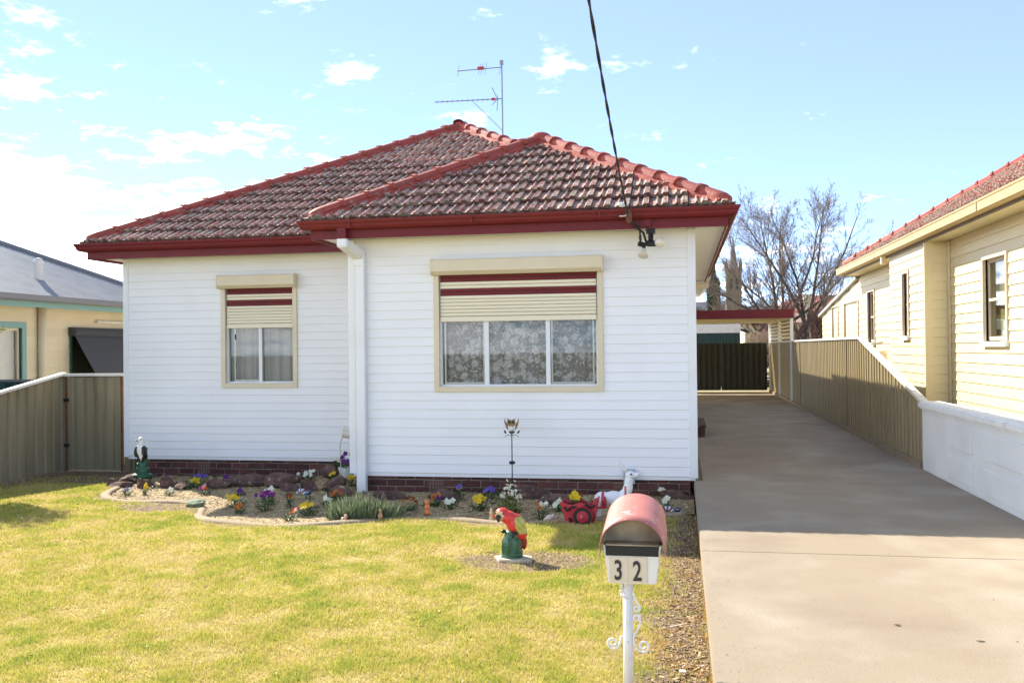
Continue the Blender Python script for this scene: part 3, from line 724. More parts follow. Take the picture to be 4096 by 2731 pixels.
def shutter(op, y, nm):
    a, b, c, d = op; s = thing('tmp', ((a + b) / 2, y, 1.87), None, None); s.name = 'roller_shutter'; s.parent = house; W(s)
    prof = [(-.145, 2.505), (-.145, 2.635), (-.135, 2.65), (-.01, 2.655), (-.01, 2.462), (-.10, 2.462)]
    h = MB(); n = len(prof); vs = [(a - .066, y + p, z) for p, z in prof] + [(b + .066, y + p, z) for p, z in prof]
    h.add(vs, [(i, (i + 1) % n, n + (i + 1) % n, n + i) for i in range(n)] + [tuple(range(n)), tuple(reversed(range(n, 2 * n)))])
    WB(h, 'shutter_hood', 'cream_metal', s)
    for e in (a - .070, b + .055): bevel(WB(MB().box(e, e + .015, y - .148, y - .008, 2.458, 2.658), 'hood_end', 'cream_metal', s), .004, 1)
    sh = .0425; z = 2.462; sl_me = {}
    for m in ('maroon', 'cream_slat'):
        q = MB(); pf = [(0, .0), (-.007, .004), (-.0105, .013), (-.0105, .028), (-.007, .0385), (0, .0395)]; k = len(pf)
        q.add([(a + .02, p, zz_) for p, zz_ in pf] + [(b - .02, p, zz_) for p, zz_ in pf], [(i, i + 1, k + i + 1, k + i) for i in range(k - 1)] + [tuple(range(k)), tuple(reversed(range(k, 2 * k)))])
        sl_me[m] = q.mesh('slat', m)
    for m in ['maroon', 'maroon', 'cream_slat', 'cream_slat', 'maroon', 'maroon'] + ['cream_slat'] * 6:
        z -= sh; o = mkobj('slat', sl_me[m], s); o.location = (0, y + .008, z + .006); W(o)
    WB(MB().box(a + .02, b - .02, y + .012, y + .016, z - .01, 2.46), 'slat_backing', 'neighbour_fascia', s)
    bevel(WB(MB().box(a + .015, b - .015, y - .006, y + .016, z - .062, z), 'bottom_bar', 'cream_slat', s), .004, 1)
shutter(W1, YF, 'front'); shutter(W2, YL, 'left')
def curtain(x0, x1, y, z0, z1, mat, amp, per, label, name='curtain'):
    mb = MB(); n = int((x1 - x0) / .012); 
    for i in range(n + 1):
        x = x0 + (x1 - x0) * i / n; yy = y + amp * (math.sin(x * per) + .5 * math.sin(x * per * 2.3 + 1)) 
        mb.v += [(x, yy, z0), (x, yy + .005, z1)]; mb.c += [(1, 1, 1)] * 2
    mb.f = [(2 * i, 2 * i + 2, 2 * i + 3, 2 * i + 1) for i in range(n)]
    return tag(mb.build(name, mat, smooth=True), label, 'curtain')
curtain(-2.91, -.985, YF + .15, 1.08, 2.46, 'lace', .016, 34, 'white floral lace curtain behind the three-pane front window')
curtain(-6.49, -6.02, YL + .15, 1.08, 2.46, 'sheer', .02, 40, 'plain sheer curtain behind the left pane of the small window')
curtain(-5.97, -5.46, YL + .16, 1.08, 2.46, 'sheer', .024, 33, 'plain sheer curtain behind the right pane of the small window')
# ------------------------------------------------------------------ eaves
def soffit():
    s = WB(MB().box(-4.44, -4.0, 10.56, 10.6, 2.965, 2.975), 'soffit', 'soffit_white', house)
    def run(x0, x1, y0, y1, along):
        n = int(round(((x1 - x0) if along == 'x' else (y1 - y0)) / .109)); me = None
        for i in range(n):
            if along == 'x':
                w_ = (x1 - x0) / n; a = (x0 + i * w_ + .003, y0); sz = (w_ - .006, y1 - y0)
            else:
                w_ = (y1 - y0) / n; a = (x0, y0 + i * w_ + .003); sz = (x1 - x0, w_ - .006)
            if me is None: me = MB().box(0, sz[0], 0, sz[1], 0, .012).mesh('soffit_board', 'soffit_white')
            o = mkobj('soffit_board', me, s); o.location = (a[0], a[1], 2.945); W(o)
        WB(MB().box(x0, x1, y0, y1, 2.9605, 2.972), 'soffit_backing', 'neighbour_fascia', s)
    run(-4.41, .53, 10.545, YF - .026, 'x'); run(-8.42, -4.41, 11.895, YL - .026, 'x'); run(.19, .53, YF, 19.6, 'y'); run(-4.41, -4.12, YF, 11.80, 'y'); run(-8.42, -8.15, YL, 20.3, 'y')
soffit()
FAS = [(-.02, 2.905), (-.02, 3.11), (.0, 3.11), (0, 2.905)]
GUT = [(.0, 3.02), (.055, 3.012), (.085, 3.02), (.105, 3.045), (.112, 3.075), (.120, 3.082), (.130, 3.105), (.132, 3.125), (.120, 3.127), (.108, 3.10), (.09, 3.06), (.0, 3.055)]
p_wing = [(-4.43, 11.97), (-4.43, 10.53), (.543, 10.53), (.543, 19.65)]; p_main = [(-8.438, 20.5), (-8.438, 11.88), (-4.30, 11.88)]
WB(MB().sweep(p_wing, FAS), 'fascia', 'maroon', house); WB(MB().sweep(p_main, FAS), 'fascia', 'maroon', house)
WB(MB().sweep(p_wing, [(a + .001, b) for a, b in GUT]), 'gutter', 'maroon_side', house); WB(MB().sweep(p_main, [(a + .001, b) for a, b in GUT]), 'gutter', 'maroon', house)
for x in (-3.9, -2.4, -.9): WB(MB().box(x, x + .02, 10.394, 10.40, 3.03, 3.115), 'gutter_joint', 'maroon', house)
WB(MB().box(.535, .541, 10.56, 19.6, 2.90, 2.93), 'soffit_trim', 'soffit_white', house)
# back extension eave
WB(MB().sweep([(.55, 19.66), (.55, 25.9), (-7.5, 25.9)], [(-.02, 2.92), (-.02, 3.08), (0, 3.08), (.1, 3.08), (.1, 3.0), (.0, 3.0), (0, 2.92)]), 'rear_gutter', 'white_trim', house)
WB(MB().box(-7.5, .53, 19.66, 25.85, 2.93, 2.945), 'rear_soffit', 'soffit_white', house)
WB(MB().add([(-7.5, 19.7, 3.0), (.5, 19.7, 3.0), (.5, 25.9, 3.0), (-7.5, 25.9, 3.0), (-6, 19.7, 3.7), (-1, 19.7, 3.7), (-1, 24.4, 3.7), (-6, 24.4, 3.7)], [(4, 5, 6, 7), (1, 2, 6, 5), (2, 3, 7, 6), (3, 0, 4, 7)]), 'rear_roof', 'zincalume', house)
bevel(WB(MB().box(.16, .60, 19.5, 19.60, 2.78, 2.88), 'rain_head', 'cream_metal', house), .01, 1)
# downpipe at the inner corner
dp = WB(MB().box(-3.987, -3.868, YF - .10, YF - .018, -.24, 2.66), 'downpipe', 'white_trim', house); bevel(dp, .008, 1)
bevel(WB(MB().box(-3.993, -3.862, YF - .106, YF - .014, 2.60, 2.74), 'downpipe_collar', 'white_trim', house), .006, 1)
el = MB(); el.add([(-4.07, 10.44, 2.80), (-3.94, 10.44, 2.80), (-3.94, 10.44, 2.91), (-4.07, 10.44, 2.91), (-4.0, YF - .02, 2.66), (-3.868, YF - .02, 2.66), (-3.868, YF - .02, 2.79), (-4.0, YF - .02, 2.79)],
                  [(0, 1, 2, 3), (4, 7, 6, 5), (0, 4, 5, 1), (1, 5, 6, 2), (2, 6, 7, 3), (3, 7, 4, 0)])
bevel(WB(el, 'downpipe_elbow', 'white_trim', house), .012, 2)
WB(MB().box(-4.06, -3.95, 10.435, 10.53, 2.90, 3.03), 'downpipe_outlet', 'maroon', house)
# ------------------------------------------------------------------ roof
def plane_z(kind):
    return {'A': lambda x, y: 3.12 + SLOPE * (y - 10.48), 'B': lambda x, y: 3.12 + SLOPE * (.595 - x), 'C': lambda x, y: 3.12 + SLOPE * (x + 4.485), 'D': lambda x, y: 3.12 + SLOPE * (y - 11.83), 'E': lambda x, y: 3.12 + SLOPE * (x + 8.485), 'F': lambda x, y: 3.12 + SLOPE * (20.91 - y)}[kind]
PL = {'A': ([(-4.485, 10.48), (.595, 10.48), (-1.945, 13.02)], (1, 0), (0, 1)),
      'D': ([(-8.485, 11.83), (-4.485, 11.83), (-1.945, 14.37), (-3.945, 16.37)], (1, 0), (0, 1)),
      'B': ([(.595, 10.48), (.595, 20.91), (-3.945, 16.37), (-1.945, 14.37), (-1.945, 13.02)], (0, 1), (-1, 0)),
      'C': ([(-4.485, 11.83), (-4.485, 10.48), (-1.945, 13.02), (-1.945, 14.37)], (0, -1), (1, 0)),
      'E': ([(-8.485, 20.91), (-8.485, 11.83), (-3.945, 16.37)], (0, -1), (1, 0)),
      'F': ([(.595, 20.91), (-8.485, 20.91), (-3.945, 16.37)], (-1, 0), (0, -1))}
mb = MB()
for k, (poly, _, _) in PL.items():
    z = plane_z(k); mb.poly([(x, y, z(x, y) - .012) for x, y in poly])
roof = WB(mb, 'roof', 'neighbour_fascia', house)
mass = MB()
def dist2(P): return lambda t: t[1]
nA = tile_plane(PL['A'][0], PL['A'][1], PL['A'][2], plane_z('A'), roof)
nD = tile_plane(PL['D'][0], PL['D'][1], PL['D'][2], plane_z('D'), roof, limit=300 - nA, order=lambda t: (t[1] // .3), mass=mass)
for k in 'BC': tile_plane(PL[k][0], PL[k][1], PL[k][2], plane_z(k), roof, limit=0, mass=mass)
tag(WB(mass, 'tile', 'tile_mass', roof), kind='stuff')
zA = 3.12 + SLOPE * 2.54; zM = 3.12 + SLOPE * 4.54
ridge_line(roof, (-4.40, 10.565, 3.165), (-1.945, 13.02, zA + .02)); ridge_line(roof, (.51, 10.565, 3.165), (-1.945, 13.02, zA + .02))
ridge_line(roof, (-1.945, 14.30, zA - .02), (-1.945, 13.10, zA - .02), drop=.547, caps=False)
ridge_line(roof, (-8.40, 11.915, 3.165), (-3.945, 16.37, zM + .02)); ridge_line(roof, (-1.945, 14.37, zA + .02), (-3.945, 16.37, zM + .02), rounded=False)
for ax_, ay_, az_ in ((-1.945, 13.0, zA + .07), (-3.945, 16.37, zM + .07)):
    WB(MB().ball((ax_, ay_, az_), (.16, .16, .085), 14, 8), 'apex_cap', 'ridge_red', roof, smooth=True)
ridge_line(roof, (-3.945, 16.6, zM + .02), (-3.945, 16.25, zM + .03), rounded=False)
ridge_line(roof, (.51, 20.82, 3.165), (-3.945, 16.37, zM + .02)); ridge_line(roof, (-8.40, 20.82, 3.165), (-3.945, 16.37, zM + .02))

# ================================================================== FENCES, WALL, CARPORT
def trap_sheet(L, H0, H1, period=.19, depth=.035, n_max=None):
    """trapezoid-ribbed steel sheet in local x (length) / z (height), top height H0..H1 along it"""
    mb = MB(); xs = []; x = 0.0
    while x < L - 1e-6:
        for dx, d in ((0, 0), (.52, 0), (.62, 1), (.90, 1)):
            if x + dx * period < L: xs.append((x + dx * period, d * depth))
        x += period
    xs.append((L, 0)); n = len(xs)
    for a, d in xs:
        t = a / L; mb.v += [(a, d, 0), (a, d, H0 + (H1 - H0) * t)]; mb.c += [(1, 1, 1)] * 2
    mb.f = [(2 * i, 2 * i + 2, 2 * i + 3, 2 * i + 1) for i in range(n - 1)]
    return mb
def fence_run(parent, a, b, z, Hs, sheets, mat, period=.19, flip=False):
    """ribbed sheets (each a part) from plan point a to b; Hs(t) = height of the top above z"""
    A, B = Vector(a), Vector(b); d = B - A; L = d.length; ang = math.atan2(d.y, d.x)
    for i in range(sheets):
        t0, t1 = i / sheets, (i + 1) / sheets
        o = trap_sheet(L / sheets + .012, Hs(t0), Hs(t1), period).build('sheet', mat, parent)
        p = A + d * t0; o.location = (p.x, p.y, z + (.001 if i % 2 else 0)); o.rotation_euler = (0, 0, ang); W(o)
# right boundary fence
rf = thing('fence', (2.97, 18, 0), 'tan ribbed steel fence along the right side of the driveway', 'fence')
XF = 2.975
fence_run(rf, (XF, 32.0), (XF, 16.2), .06, lambda t: 1.60, 20, 'fence_tan')
fence_run(rf, (XF, 16.2), (XF, 12.13), .06, lambda t: 1.60 - .86 * t, 5, 'fence_tan')
WB(MB().box(XF - .03, XF + .05, 16.2, 32.0, 1.655, 1.695), 'top_rail', 'cap_white', rf)
mb = MB(); mb.add([(XF - .035, 12.08, .80), (XF + .055, 12.08, .80), (XF + .055, 16.2, 1.655), (XF - .035, 16.2, 1.655), (XF - .035, 12.08, .84), (XF + .055, 12.08, .84), (XF + .055, 16.2, 1.695), (XF - .035, 16.2, 1.695)],
                  [(0, 3, 2, 1), (4, 5, 6, 7), (0, 1, 5, 4), (1, 2, 6, 5), (2, 3, 7, 6), (3, 0, 4, 7)]); WB(mb, 'raked_rail', 'cap_white', rf)
for y in (17.4, 24.0, 28.8): WB(MB().box(XF - .022, XF + .0, y, y + .07, .0, 1.655 if y > 16.2 else 1.2), 'post', 'fence_tan', rf)
WB(MB().box(XF - .05, XF + .03, 12.15, 32.0, -.2, .075), 'plinth', 'concrete', rf)
# white rendered wall
rwl = thing('rendered_wall', (2.97, 10, 0), 'low white rendered block wall with a capping, right of the driveway', 'wall')
WB(MB().box(XF - .02, XF + .16, 2.2, 12.12, -.3, .75), 'wall_body', 'render_white', rwl)
bevel(WB(MB().box(XF - .065, XF + .21, 2.15, 12.16, .752, .845), 'capping', 'render_cap', rwl), .022, 3)
for (y0, y1) in ((10.15, 11.0), (8.55, 9.75), (6.9, 8.15), (5.3, 6.5)):
    for (z0, z1) in ((.40, .66), (.06, .31)):
        bevel(WB(MB().box(XF - .034, XF - .018, y0, y1, z0, z1), 'relief_block', 'render_white', rwl), .005, 1)
# carport at the end of the drive
cp = thing('carport', (1.6, 28.5, 0), 'flat carport with maroon fascia over the end of the driveway', 'carport')
WB(MB().box(-4.5, 3.02, 25.6, 25.64, 2.30, 2.545), 'fascia', 'maroon', cp)
WB(MB().box(2.98, 3.02, 25.64, 31.9, 2.30, 2.535), 'side_fascia', 'cream_slat', cp)
mb = MB()
for i in range(24): mb.box(-4.5, 2.98, 25.65 + i * .26, 25.65 + i * .26 + .19, 2.43, 2.45); mb.box(-4.5, 2.98, 25.65 + i * .26 + .19, 25.65 + (i + 1) * .26, 2.445, 2.465)
WB(mb, 'roof_sheet', 'cream_slat', cp)
for y in (27.6, 29.7, 31.8): WB(MB().box(-4.5, 2.97, y, y + .06, 2.33, 2.43), 'beam', 'cream_slat', cp)
for x, y in ((2.93, 25.66), (2.93, 28.7), (2.93, 31.75)): WB(MB().box(x, x + .08, y, y + .08, 0, 2.43), 'post', 'white_trim', cp)
for i in range(6):
    z = 1.74 + i * .105
    for y0, y1 in ((25.76, 28.66), (28.82, 31.72)):
        mb = MB(); mb.add([(2.93, y0, z), (2.94, y0, z), (3.0, y0, z + .075), (2.99, y0, z + .075), (2.93, y1, z), (2.94, y1, z), (3.0, y1, z + .075), (2.99, y1, z + .075)], [(0, 1, 2, 3), (4, 7, 6, 5), (0, 4, 5, 1), (1, 5, 6, 2), (2, 6, 7, 3), (3, 7, 4, 0)])
        WB(mb, 'louvre', 'cream_slat', cp)
def gate(x0, x1, y, label):
    g = thing('gate', ((x0 + x1) / 2, y, 0), label, 'gate', 'driveway gates under the carport'); L = x1 - x0
    fr = MB(); fr.box(x0, x0 + .04, y, y + .04, .06, 1.66); fr.box(x1 - .04, x1, y, y + .04, .06, 1.66); fr.box(x0 + .04, x1 - .04, y, y + .04, .06, .10); fr.box(x0 + .04, x1 - .04, y, y + .04, 1.62, 1.66)
    WB(fr, 'gate_frame', 'fence_dark', g)
    n = max(1, round(L / .76))
    for i in range(n):
        o = trap_sheet(L / n + .01, 1.56, 1.56).build('sheet', 'fence_dark', g); o.location = (x0 + L * i / n, y - .045, .08); W(o)
    return g
gate(-1.0, 1.335, 31.9, 'left dark steel gate leaf under the carport')
gr = gate(1.365, 2.86, 31.9, 'right dark steel gate leaf under the carport')
for z in (.45, 1.3): WB(MB().box(2.84, 2.95, 31.89, 31.94, z, z + .05), 'hinge', 'black', gr)
WB(MB().box(1.30, 1.33, 31.82, 31.86, .75, .95), 'drop_bolt', 'black', gr)

# left boundary fence with the side gate
lfz = -.31
lf_ = thing('fence', (-9.5, 11.5, lfz), 'weathered grey-brown steel fence along the left edge of the lawn', 'fence')
fence_run(lf_, (-9.5, 4.5), (-9.5, 12.74), lfz, lambda t: (.55 + .98 * max(0, (t - .30) / .70)) if t > .3 else .55, 11, 'fence_left', .19)
mb = MB()
def tl(y): t = (y - 4.5) / 8.24; return lfz + ((.55 + .98 * max(0, (t - .30) / .70)) if t > .3 else .55)
ys = [4.5, 6.97, 12.76]
for y0, y1 in zip(ys[:-1], ys[1:]):
    z0, z1 = tl(y0), tl(min(y1, 12.74)); mb.add([(-9.535, y0, z0 - .005), (-9.445, y0, z0 - .005), (-9.445, y1, z1 - .005), (-9.535, y1, z1 - .005), (-9.535, y0, z0 + .035), (-9.445, y0, z0 + .035), (-9.445, y1, z1 + .035), (-9.535, y1, z1 + .035)], [(0, 3, 2, 1), (4, 5, 6, 7), (0, 1, 5, 4), (1, 2, 6, 5), (2, 3, 7, 6), (3, 0, 4, 7)])
WB(mb, 'top_rail', 'cap_white', lf_)
WB(MB().box(-9.49, -9.43, 4.6, 12.7, lfz - .1, lfz + .05), 'plinth', 'concrete', lf_)
WB(MB().box(-9.52, -9.455, 12.75, 12.81, lfz, 1.21), 'post', 'fence_left', lf_)
sg = thing('side_gate', (-8.9, 12.74, lfz), 'weathered steel side gate between the left fence and the house', 'gate')
o = trap_sheet(.95, 1.44, 1.44, .175).build('sheet', 'fence_left', sg); o.location = (-9.42, 12.74, lfz + .05); W(o)
WB(MB().box(-9.44, -9.405, 12.725, 12.765, lfz + .04, 1.19), 'stile', 'rust', sg); WB(MB().box(-8.485, -8.455, 12.725, 12.765, lfz + .04, 1.19), 'stile', 'rust', sg)
for z in (.10, .80): WB(MB().box(-9.46, -9.38, 12.715, 12.74, z, z + .05), 'hinge', 'black', sg)
o = trap_sheet(.42, 1.50, 1.50, .175).build('infill_sheet', 'fence_left', sg); o.location = (-8.44, 12.75, lfz); W(o)
WB(MB().box(-9.46, -8.03, 12.70, 12.79, 1.195, 1.235), 'top_rail', 'cap_white', sg); WB(MB().box(-9.46, -8.03, 12.72, 12.80, lfz - .1, lfz + .04), 'sill', 'concrete', sg)
tf = thing('fence', (-10.8, 13.7, -.36), 'dark teal steel fence beyond the left fence', 'fence')
fence_run(tf, (-12.0, 13.7), (-9.6, 13.7), -.36, lambda t: 1.44, 3, 'teal_dark'); WB(MB().box(-12, -9.6, 13.66, 13.75, 1.08, 1.12), 'top_rail', 'gutter_grey', tf)

# ================================================================== LEFT NEIGHBOUR
lh = thing('house', (-14, 15, -.36), 'cream weatherboard house with grey corrugated roof beyond the left fence', 'house')
XL = -12.0
lwin = (12.6, 14.95, .95, 2.03); lwin2 = (16.35, 18.1, .8, 2.0)
lwl = wall_core('wall', lh, (XL, 0), R(90), 8.0, 19.6, -.3, 2.56, .12, 'left_board', [lwin, lwin2])
boards(lwl, (XL, 0), R(90), 8.0, 19.6, -.28, 2.52, .155, 'left_board', [lwin, lwin2], key='lap')
WB(MB().box(XL - 6, XL - .13, 8.0, 8.1, -.3, 2.56), 'end_wall', 'left_board', lh)
WB(MB().box(XL + .02, XL + .44, 7.7, 20.0, 2.50, 2.53), 'soffit', 'cream_board', lh)
WB(MB().box(XL + .40, XL + .43, 7.7, 20.02, 2.40, 2.585), 'fascia', 'teal', lh)
WB(MB().sweep([(XL + .431, 7.7), (XL + .431, 20.05)], [(0, 2.50), (.09, 2.50), (.115, 2.53), (.115, 2.62), (.105, 2.62), (.10, 2.54), (0, 2.54)]), 'gutter', 'gutter_grey', lh)
tp = math.tan(R(25)); ZE = 2.60
def corr():
    mb = MB(); y = 7.6; per = .076
    ys = np.arange(7.6, 20.0, per / 4)
    n = len(ys)
    for i, y in enumerate(ys):
        z = .011 * math.sin(i * math.pi / 2); d = min(5.8, max(.02, 20.0 - y), 5.8)
        x0 = XL + .5
        mb.v += [(x0, y, ZE + z), (x0 - d, y, ZE + d * tp + z)]; mb.c += [(1, 1, 1)] * 2
    mb.f = [(2 * i, 2 * i + 2, 2 * i + 3, 2 * i + 1) for i in range(n - 1)]; return mb
WB(corr(), 'roof_sheet', 'zincalume', lh, smooth=True)
WB(MB().tube([(XL + .5, 20.0, ZE + .03), (XL + .5 - 5.8, 14.2, ZE + 5.8 * tp + .03)], .06, 8), 'hip_flashing', 'gutter_grey', lh)
WB(MB().add([(XL + .5, 20, ZE), (XL - 11, 20, ZE), (XL + .5 - 5.8, 14.2, ZE + 5.8 * tp)], [(0, 1, 2)]), 'rear_roof', 'zincalume', lh)
WB(MB().add([(XL - 11, 20, ZE), (XL - 11, 7.6, ZE), (XL + .5 - 5.8, 7.6, ZE + 5.8 * tp), (XL + .5 - 5.8, 14.2, ZE + 5.8 * tp)], [(0, 1, 2, 3)]), 'far_roof', 'zincalume', lh)
WB(MB().lathe([(.085, 2.78), (.085, 3.30), (.10, 3.31), (.10, 3.36), (.06, 3.43), (.01, 3.44)], 14, (-12.4, 15.95, 0)), 'flue', 'cap_white', lh, smooth=False)
WB(MB().lathe([(.20, 2.84), (.17, 2.92), (.09, 2.99)], 12, (-12.38, 15.95, 0)), 'flue_boot', 'gutter_grey', lh)
WB(MB().tube([(XL + .09, 15.42, 2.45), (XL + .09, 15.42, -.3)], .075, 12), 'downpipe', 'left_board', lh, smooth=True)
def rwin(parent, X, op, sgn, fmat, trim, sill=True, mid=True, gmat='glass_dark', t=.07, back='dark_room'):
    """window in a wall along Y; sgn = +1 faces +X, -1 faces -X"""
    a, b, c, d = op; w = thing('window', (X, (a + b) / 2, c), None, None); w.parent = parent; W(w)
    def bx(y0, y1, z0, z1, o0, o1, nm, mt):
        x0, x1 = sorted((X + sgn * o0, X + sgn * o1)); return WB(MB().box(x0, x1, y0, y1, z0, z1), nm, mt, w)
    for y0, y1, z0, z1 in ((a - t, a, c - .02, d + t), (b, b + t, c - .02, d + t), (a, b, d, d + t)): bx(y0, y1, z0, z1, -.05, .04, 'architrave', trim)
    if sill: bx(a - t, b + t, c - .09, c - .02, -.02, .07, 'sill', 'sill_white')
    for y0, y1, z0, z1 in ((a, a + .05, c, d), (b - .05, b, c, d), (a + .05, b - .05, c, c + .05), (a + .05, b - .05, d - .05, d)): bx(y0, y1, z0, z1, -.07, -.03, 'sash', fmat)
    if mid == 'v': bx((a + b) / 2 - .02, (a + b) / 2 + .02, c + .05, d - .05, -.068, -.028, 'meeting_stile', fmat)
    elif mid: bx(a + .05, b - .05, (c + d) / 2 - .02, (c + d) / 2 + .02, -.068, -.028, 'meeting_rail', fmat)
    bx(a + .05, b - .05, c + .05, d - .05, -.052, -.048, 'pane', gmat)
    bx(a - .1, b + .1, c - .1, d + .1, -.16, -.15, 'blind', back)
    return w
rwin(lh, XL, lwin, 1, 'cream_metal', 'teal', sill=True, mid='v', gmat='glass', t=.11, back='cap_white')
rwin(lh, XL, lwin2, 1, 'cream_metal', 'teal', mid=False)
aw = thing('awning', (XL, 17.2, 1.4), 'charcoal canvas window awning on the cream house beyond the left fence', 'awning')
y0, y1 = 16.30, 18.15
mb = MB(); n = 10
for i in range(n + 1):
    t = i / n; x = XL + .10 + .62 * t; z = 1.98 - 1.02 * t - .03 * math.sin(t * 3.1)
    mb.v += [(x, y0, z), (x, y1, z)]; mb.c += [(1, 1, 1)] * 2
mb.f = [(2 * i, 2 * i + 1, 2 * i + 3, 2 * i + 2) for i in range(n)]; WB(mb, 'canvas', 'awning', aw)
WB(MB().sweep([(XL + .02, y1 + .04), (XL + .02, y0 - .04)], [(-.0, 1.90), (-.16, 1.90), (-.18, 2.0), (-.12, 2.07), (-.0, 2.07)]), 'head_box', 'awning', aw)
WB(MB().box(XL + .05, XL + .08, y0 - .03, y0, .8, 1.95), 'guide', 'dark_green', aw); WB(MB().tube([(XL + .72, y0 + .01, .96), (XL + .72, y1 - .01, .96)], .018, 8), 'front_bar', 'awning', aw)
WB(MB().tube([(XL + .06, 17.1, 2.20), (XL + .08, 18.7, 2.20), (XL + .08, 18.85, 2.15), (XL + .08, 18.86, .5)], .035, 8), 'conduit', 'cap_white', lh)

# ================================================================== RIGHT NEIGHBOUR
rh = thing('house', (6, 18, .44), 'cream weatherboard house with tiled roof behind the right-hand fence', 'house')
XM, XB = 4.30, 3.93
win1 = (13.14, 14.05, 1.60, 2.74); win2 = (21.55, 22.25, 1.62, 2.76); win3 = (23.45, 25.35, 1.55, 2.64); win4 = (26.3, 27.3, 1.80, 2.62)
H = lambda w: (-w[1], -w[0], w[2] - .03, w[3] + .05)
BY0, BY1 = 15.75, 18.29
mw = wall_core('wall', rh, (XM, 0), R(-90), -23.35, -9.0, .5, 3.25, .12, 'cream_board', [H(win1), H(win2)])
boards(mw, (XM, 0), R(-90), -15.74, -9.0, .52, 3.2, .150, 'cream_board', [H(win1)], key='lap'); boards(mw, (XM, 0), R(-90), -23.35, -BY1, .52, 3.2, .150, 'cream_board', [H(win2)], key='lap')
nwin = (16.85, 17.24, 1.72, 2.80)
bw = wall_core('bay_wall', rh, (XB, 0), R(-90), -BY1, -BY0 - .01, .62, 3.23, .10, 'cream_board', [H(nwin)])
boards(bw, (XB, 0), R(-90), -BY1, -BY0 - .07, .62, 3.2, .150, 'cream_board', [H(nwin)], key='lap')
be = WB(MB().box(XB + .01, XM, BY0 + .03, BY0 + .12, .62, 3.23), 'bay_end_wall', 'cream_board', rh)
boards(be, (0, BY0 + .028), 0, XB + .06, XM - .01, .62, 3.2, .150, 'cream_board', key='lap')
WB(MB().box(XB + .01, XM, BY1 - .12, BY1 - .02, .62, 3.23), 'bay_far_wall', 'cream_board', rh)
WB(MB().box(XB - .028, XB + .06, BY0 - .0, BY0 + .07, .60, 3.2), 'corner_trim', 'cream_board', rh); WB(MB().box(XM - .05, XM - .02, BY0 - .055, BY0 - .005, .52, 3.2), 'corner_trim', 'cream_board', rh)
WB(MB().box(XB + .08, XM + .1, BY0 + .06, 23.3, .3, .62), 'brick_base', 'brick', rh)
WB(MB().box(XM - .03, XM + .1, 9.0, 15.7, .40, .52), 'base_board', 'concrete', rh)
# lean-to at the back
ltop = lambda u: 2.42 + (-23.36 + u + 29.4) * 0 + max(0, (u + 29.3)) * .125 if False else 2.50 + (u + 29.3) * .118
lt = WB(MB().box(XM + .02, XM + .12, 23.37, 29.2, .5, 2.5), 'lean_to_wall', 'cream_board', rh)
boards(lt, (XM, 0), R(-90), -29.2, -23.36, .52, 3.15, .150, 'cream_board', [H(win3), H(win4)], key='lap', top=ltop)
WB(MB().add([(XM + .012, 23.37, .5), (XM + .012, 29.2, .5), (XM + .012, 29.2, 2.48), (XM + .012, 23.37, 3.16)], [(0, 1, 2, 3)]), 'lean_to_gable', 'cream_board', rh)
WB(MB().add([(XM - .10, 23.3, 3.24), (XM - .10, 29.5, 2.50), (XM + 5, 29.5, 2.50), (XM + 5, 23.3, 3.24), (XM - .10, 23.3, 3.16), (XM - .10, 29.5, 2.42), (XM + 5, 29.5, 2.42), (XM + 5, 23.3, 3.16)], [(0, 1, 2, 3), (4, 7, 6, 5), (0, 4, 5, 1), (1, 5, 6, 2), (2, 6, 7, 3), (3, 7, 4, 0)]), 'lean_to_roof', 'zincalume', rh)
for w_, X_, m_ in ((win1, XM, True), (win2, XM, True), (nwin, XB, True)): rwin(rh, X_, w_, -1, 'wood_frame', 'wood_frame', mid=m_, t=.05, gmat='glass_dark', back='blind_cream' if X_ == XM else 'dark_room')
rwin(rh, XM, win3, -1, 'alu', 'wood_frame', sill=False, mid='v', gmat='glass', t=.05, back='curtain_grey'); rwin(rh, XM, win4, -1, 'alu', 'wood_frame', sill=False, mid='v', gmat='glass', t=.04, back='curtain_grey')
# eaves and roof
WB(MB().box(XB - .02, XM + .05, 8.0, 23.3, 3.22, 3.235), 'soffit', 'cream_board', rh)
WB(MB().sweep([(XB - .03, 8.0), (XB - .03, 23.22), (XM + 5, 23.22)][::-1], [(0, 3.20), (0, 3.34), (-.015, 3.34), (-.015, 3.20)]), 'fascia', 'neighbour_fascia', rh)
GR = [(.0, 3.245), (.12, 3.245), (.135, 3.255), (.135, 3.36), (.145, 3.375), (.145, 3.395), (.13, 3.395), (.12, 3.27), (.0, 3.27)]
WB(MB().sweep([(XM + 5, 23.22), (XB - .031, 23.22), (XB - .031, 8.0)], GR), 'gutter', 'cream_gutter', rh)
for y in (12.6, 18.9): WB(MB().box(XB - .178, XB - .174, y, y + .03, 3.26, 3.39), 'gutter_joint', 'cream_gutter', rh)
bevel(WB(MB().box(XB - .13, XB - .04, 18.45, 18.55, 3.09, 3.25), 'downpipe_stub', 'cream_board', rh), .01, 1)
SR = .60; xe = XB - .06; ye = 23.25; zr = 3.40
roof_n = WB(MB().add([(xe, ye, zr - .01), (xe, 7.5, zr - .01), (xe + 4.5, 7.5, zr + 4.5 * SR - .01), (xe + 4.5, ye - 4.5, zr + 4.5 * SR - .01), (xe + 9, ye, zr - .01), (xe + 9, 7.5, zr - .01)], [(0, 1, 2, 3), (0, 3, 4), (3, 2, 5, 4)]), 'roof', 'neighbour_fascia', rh)
SLOPE0, COSP0 = SLOPE, COSP; SLOPE = SR; COSP = 1 / math.sqrt(1 + SR * SR)
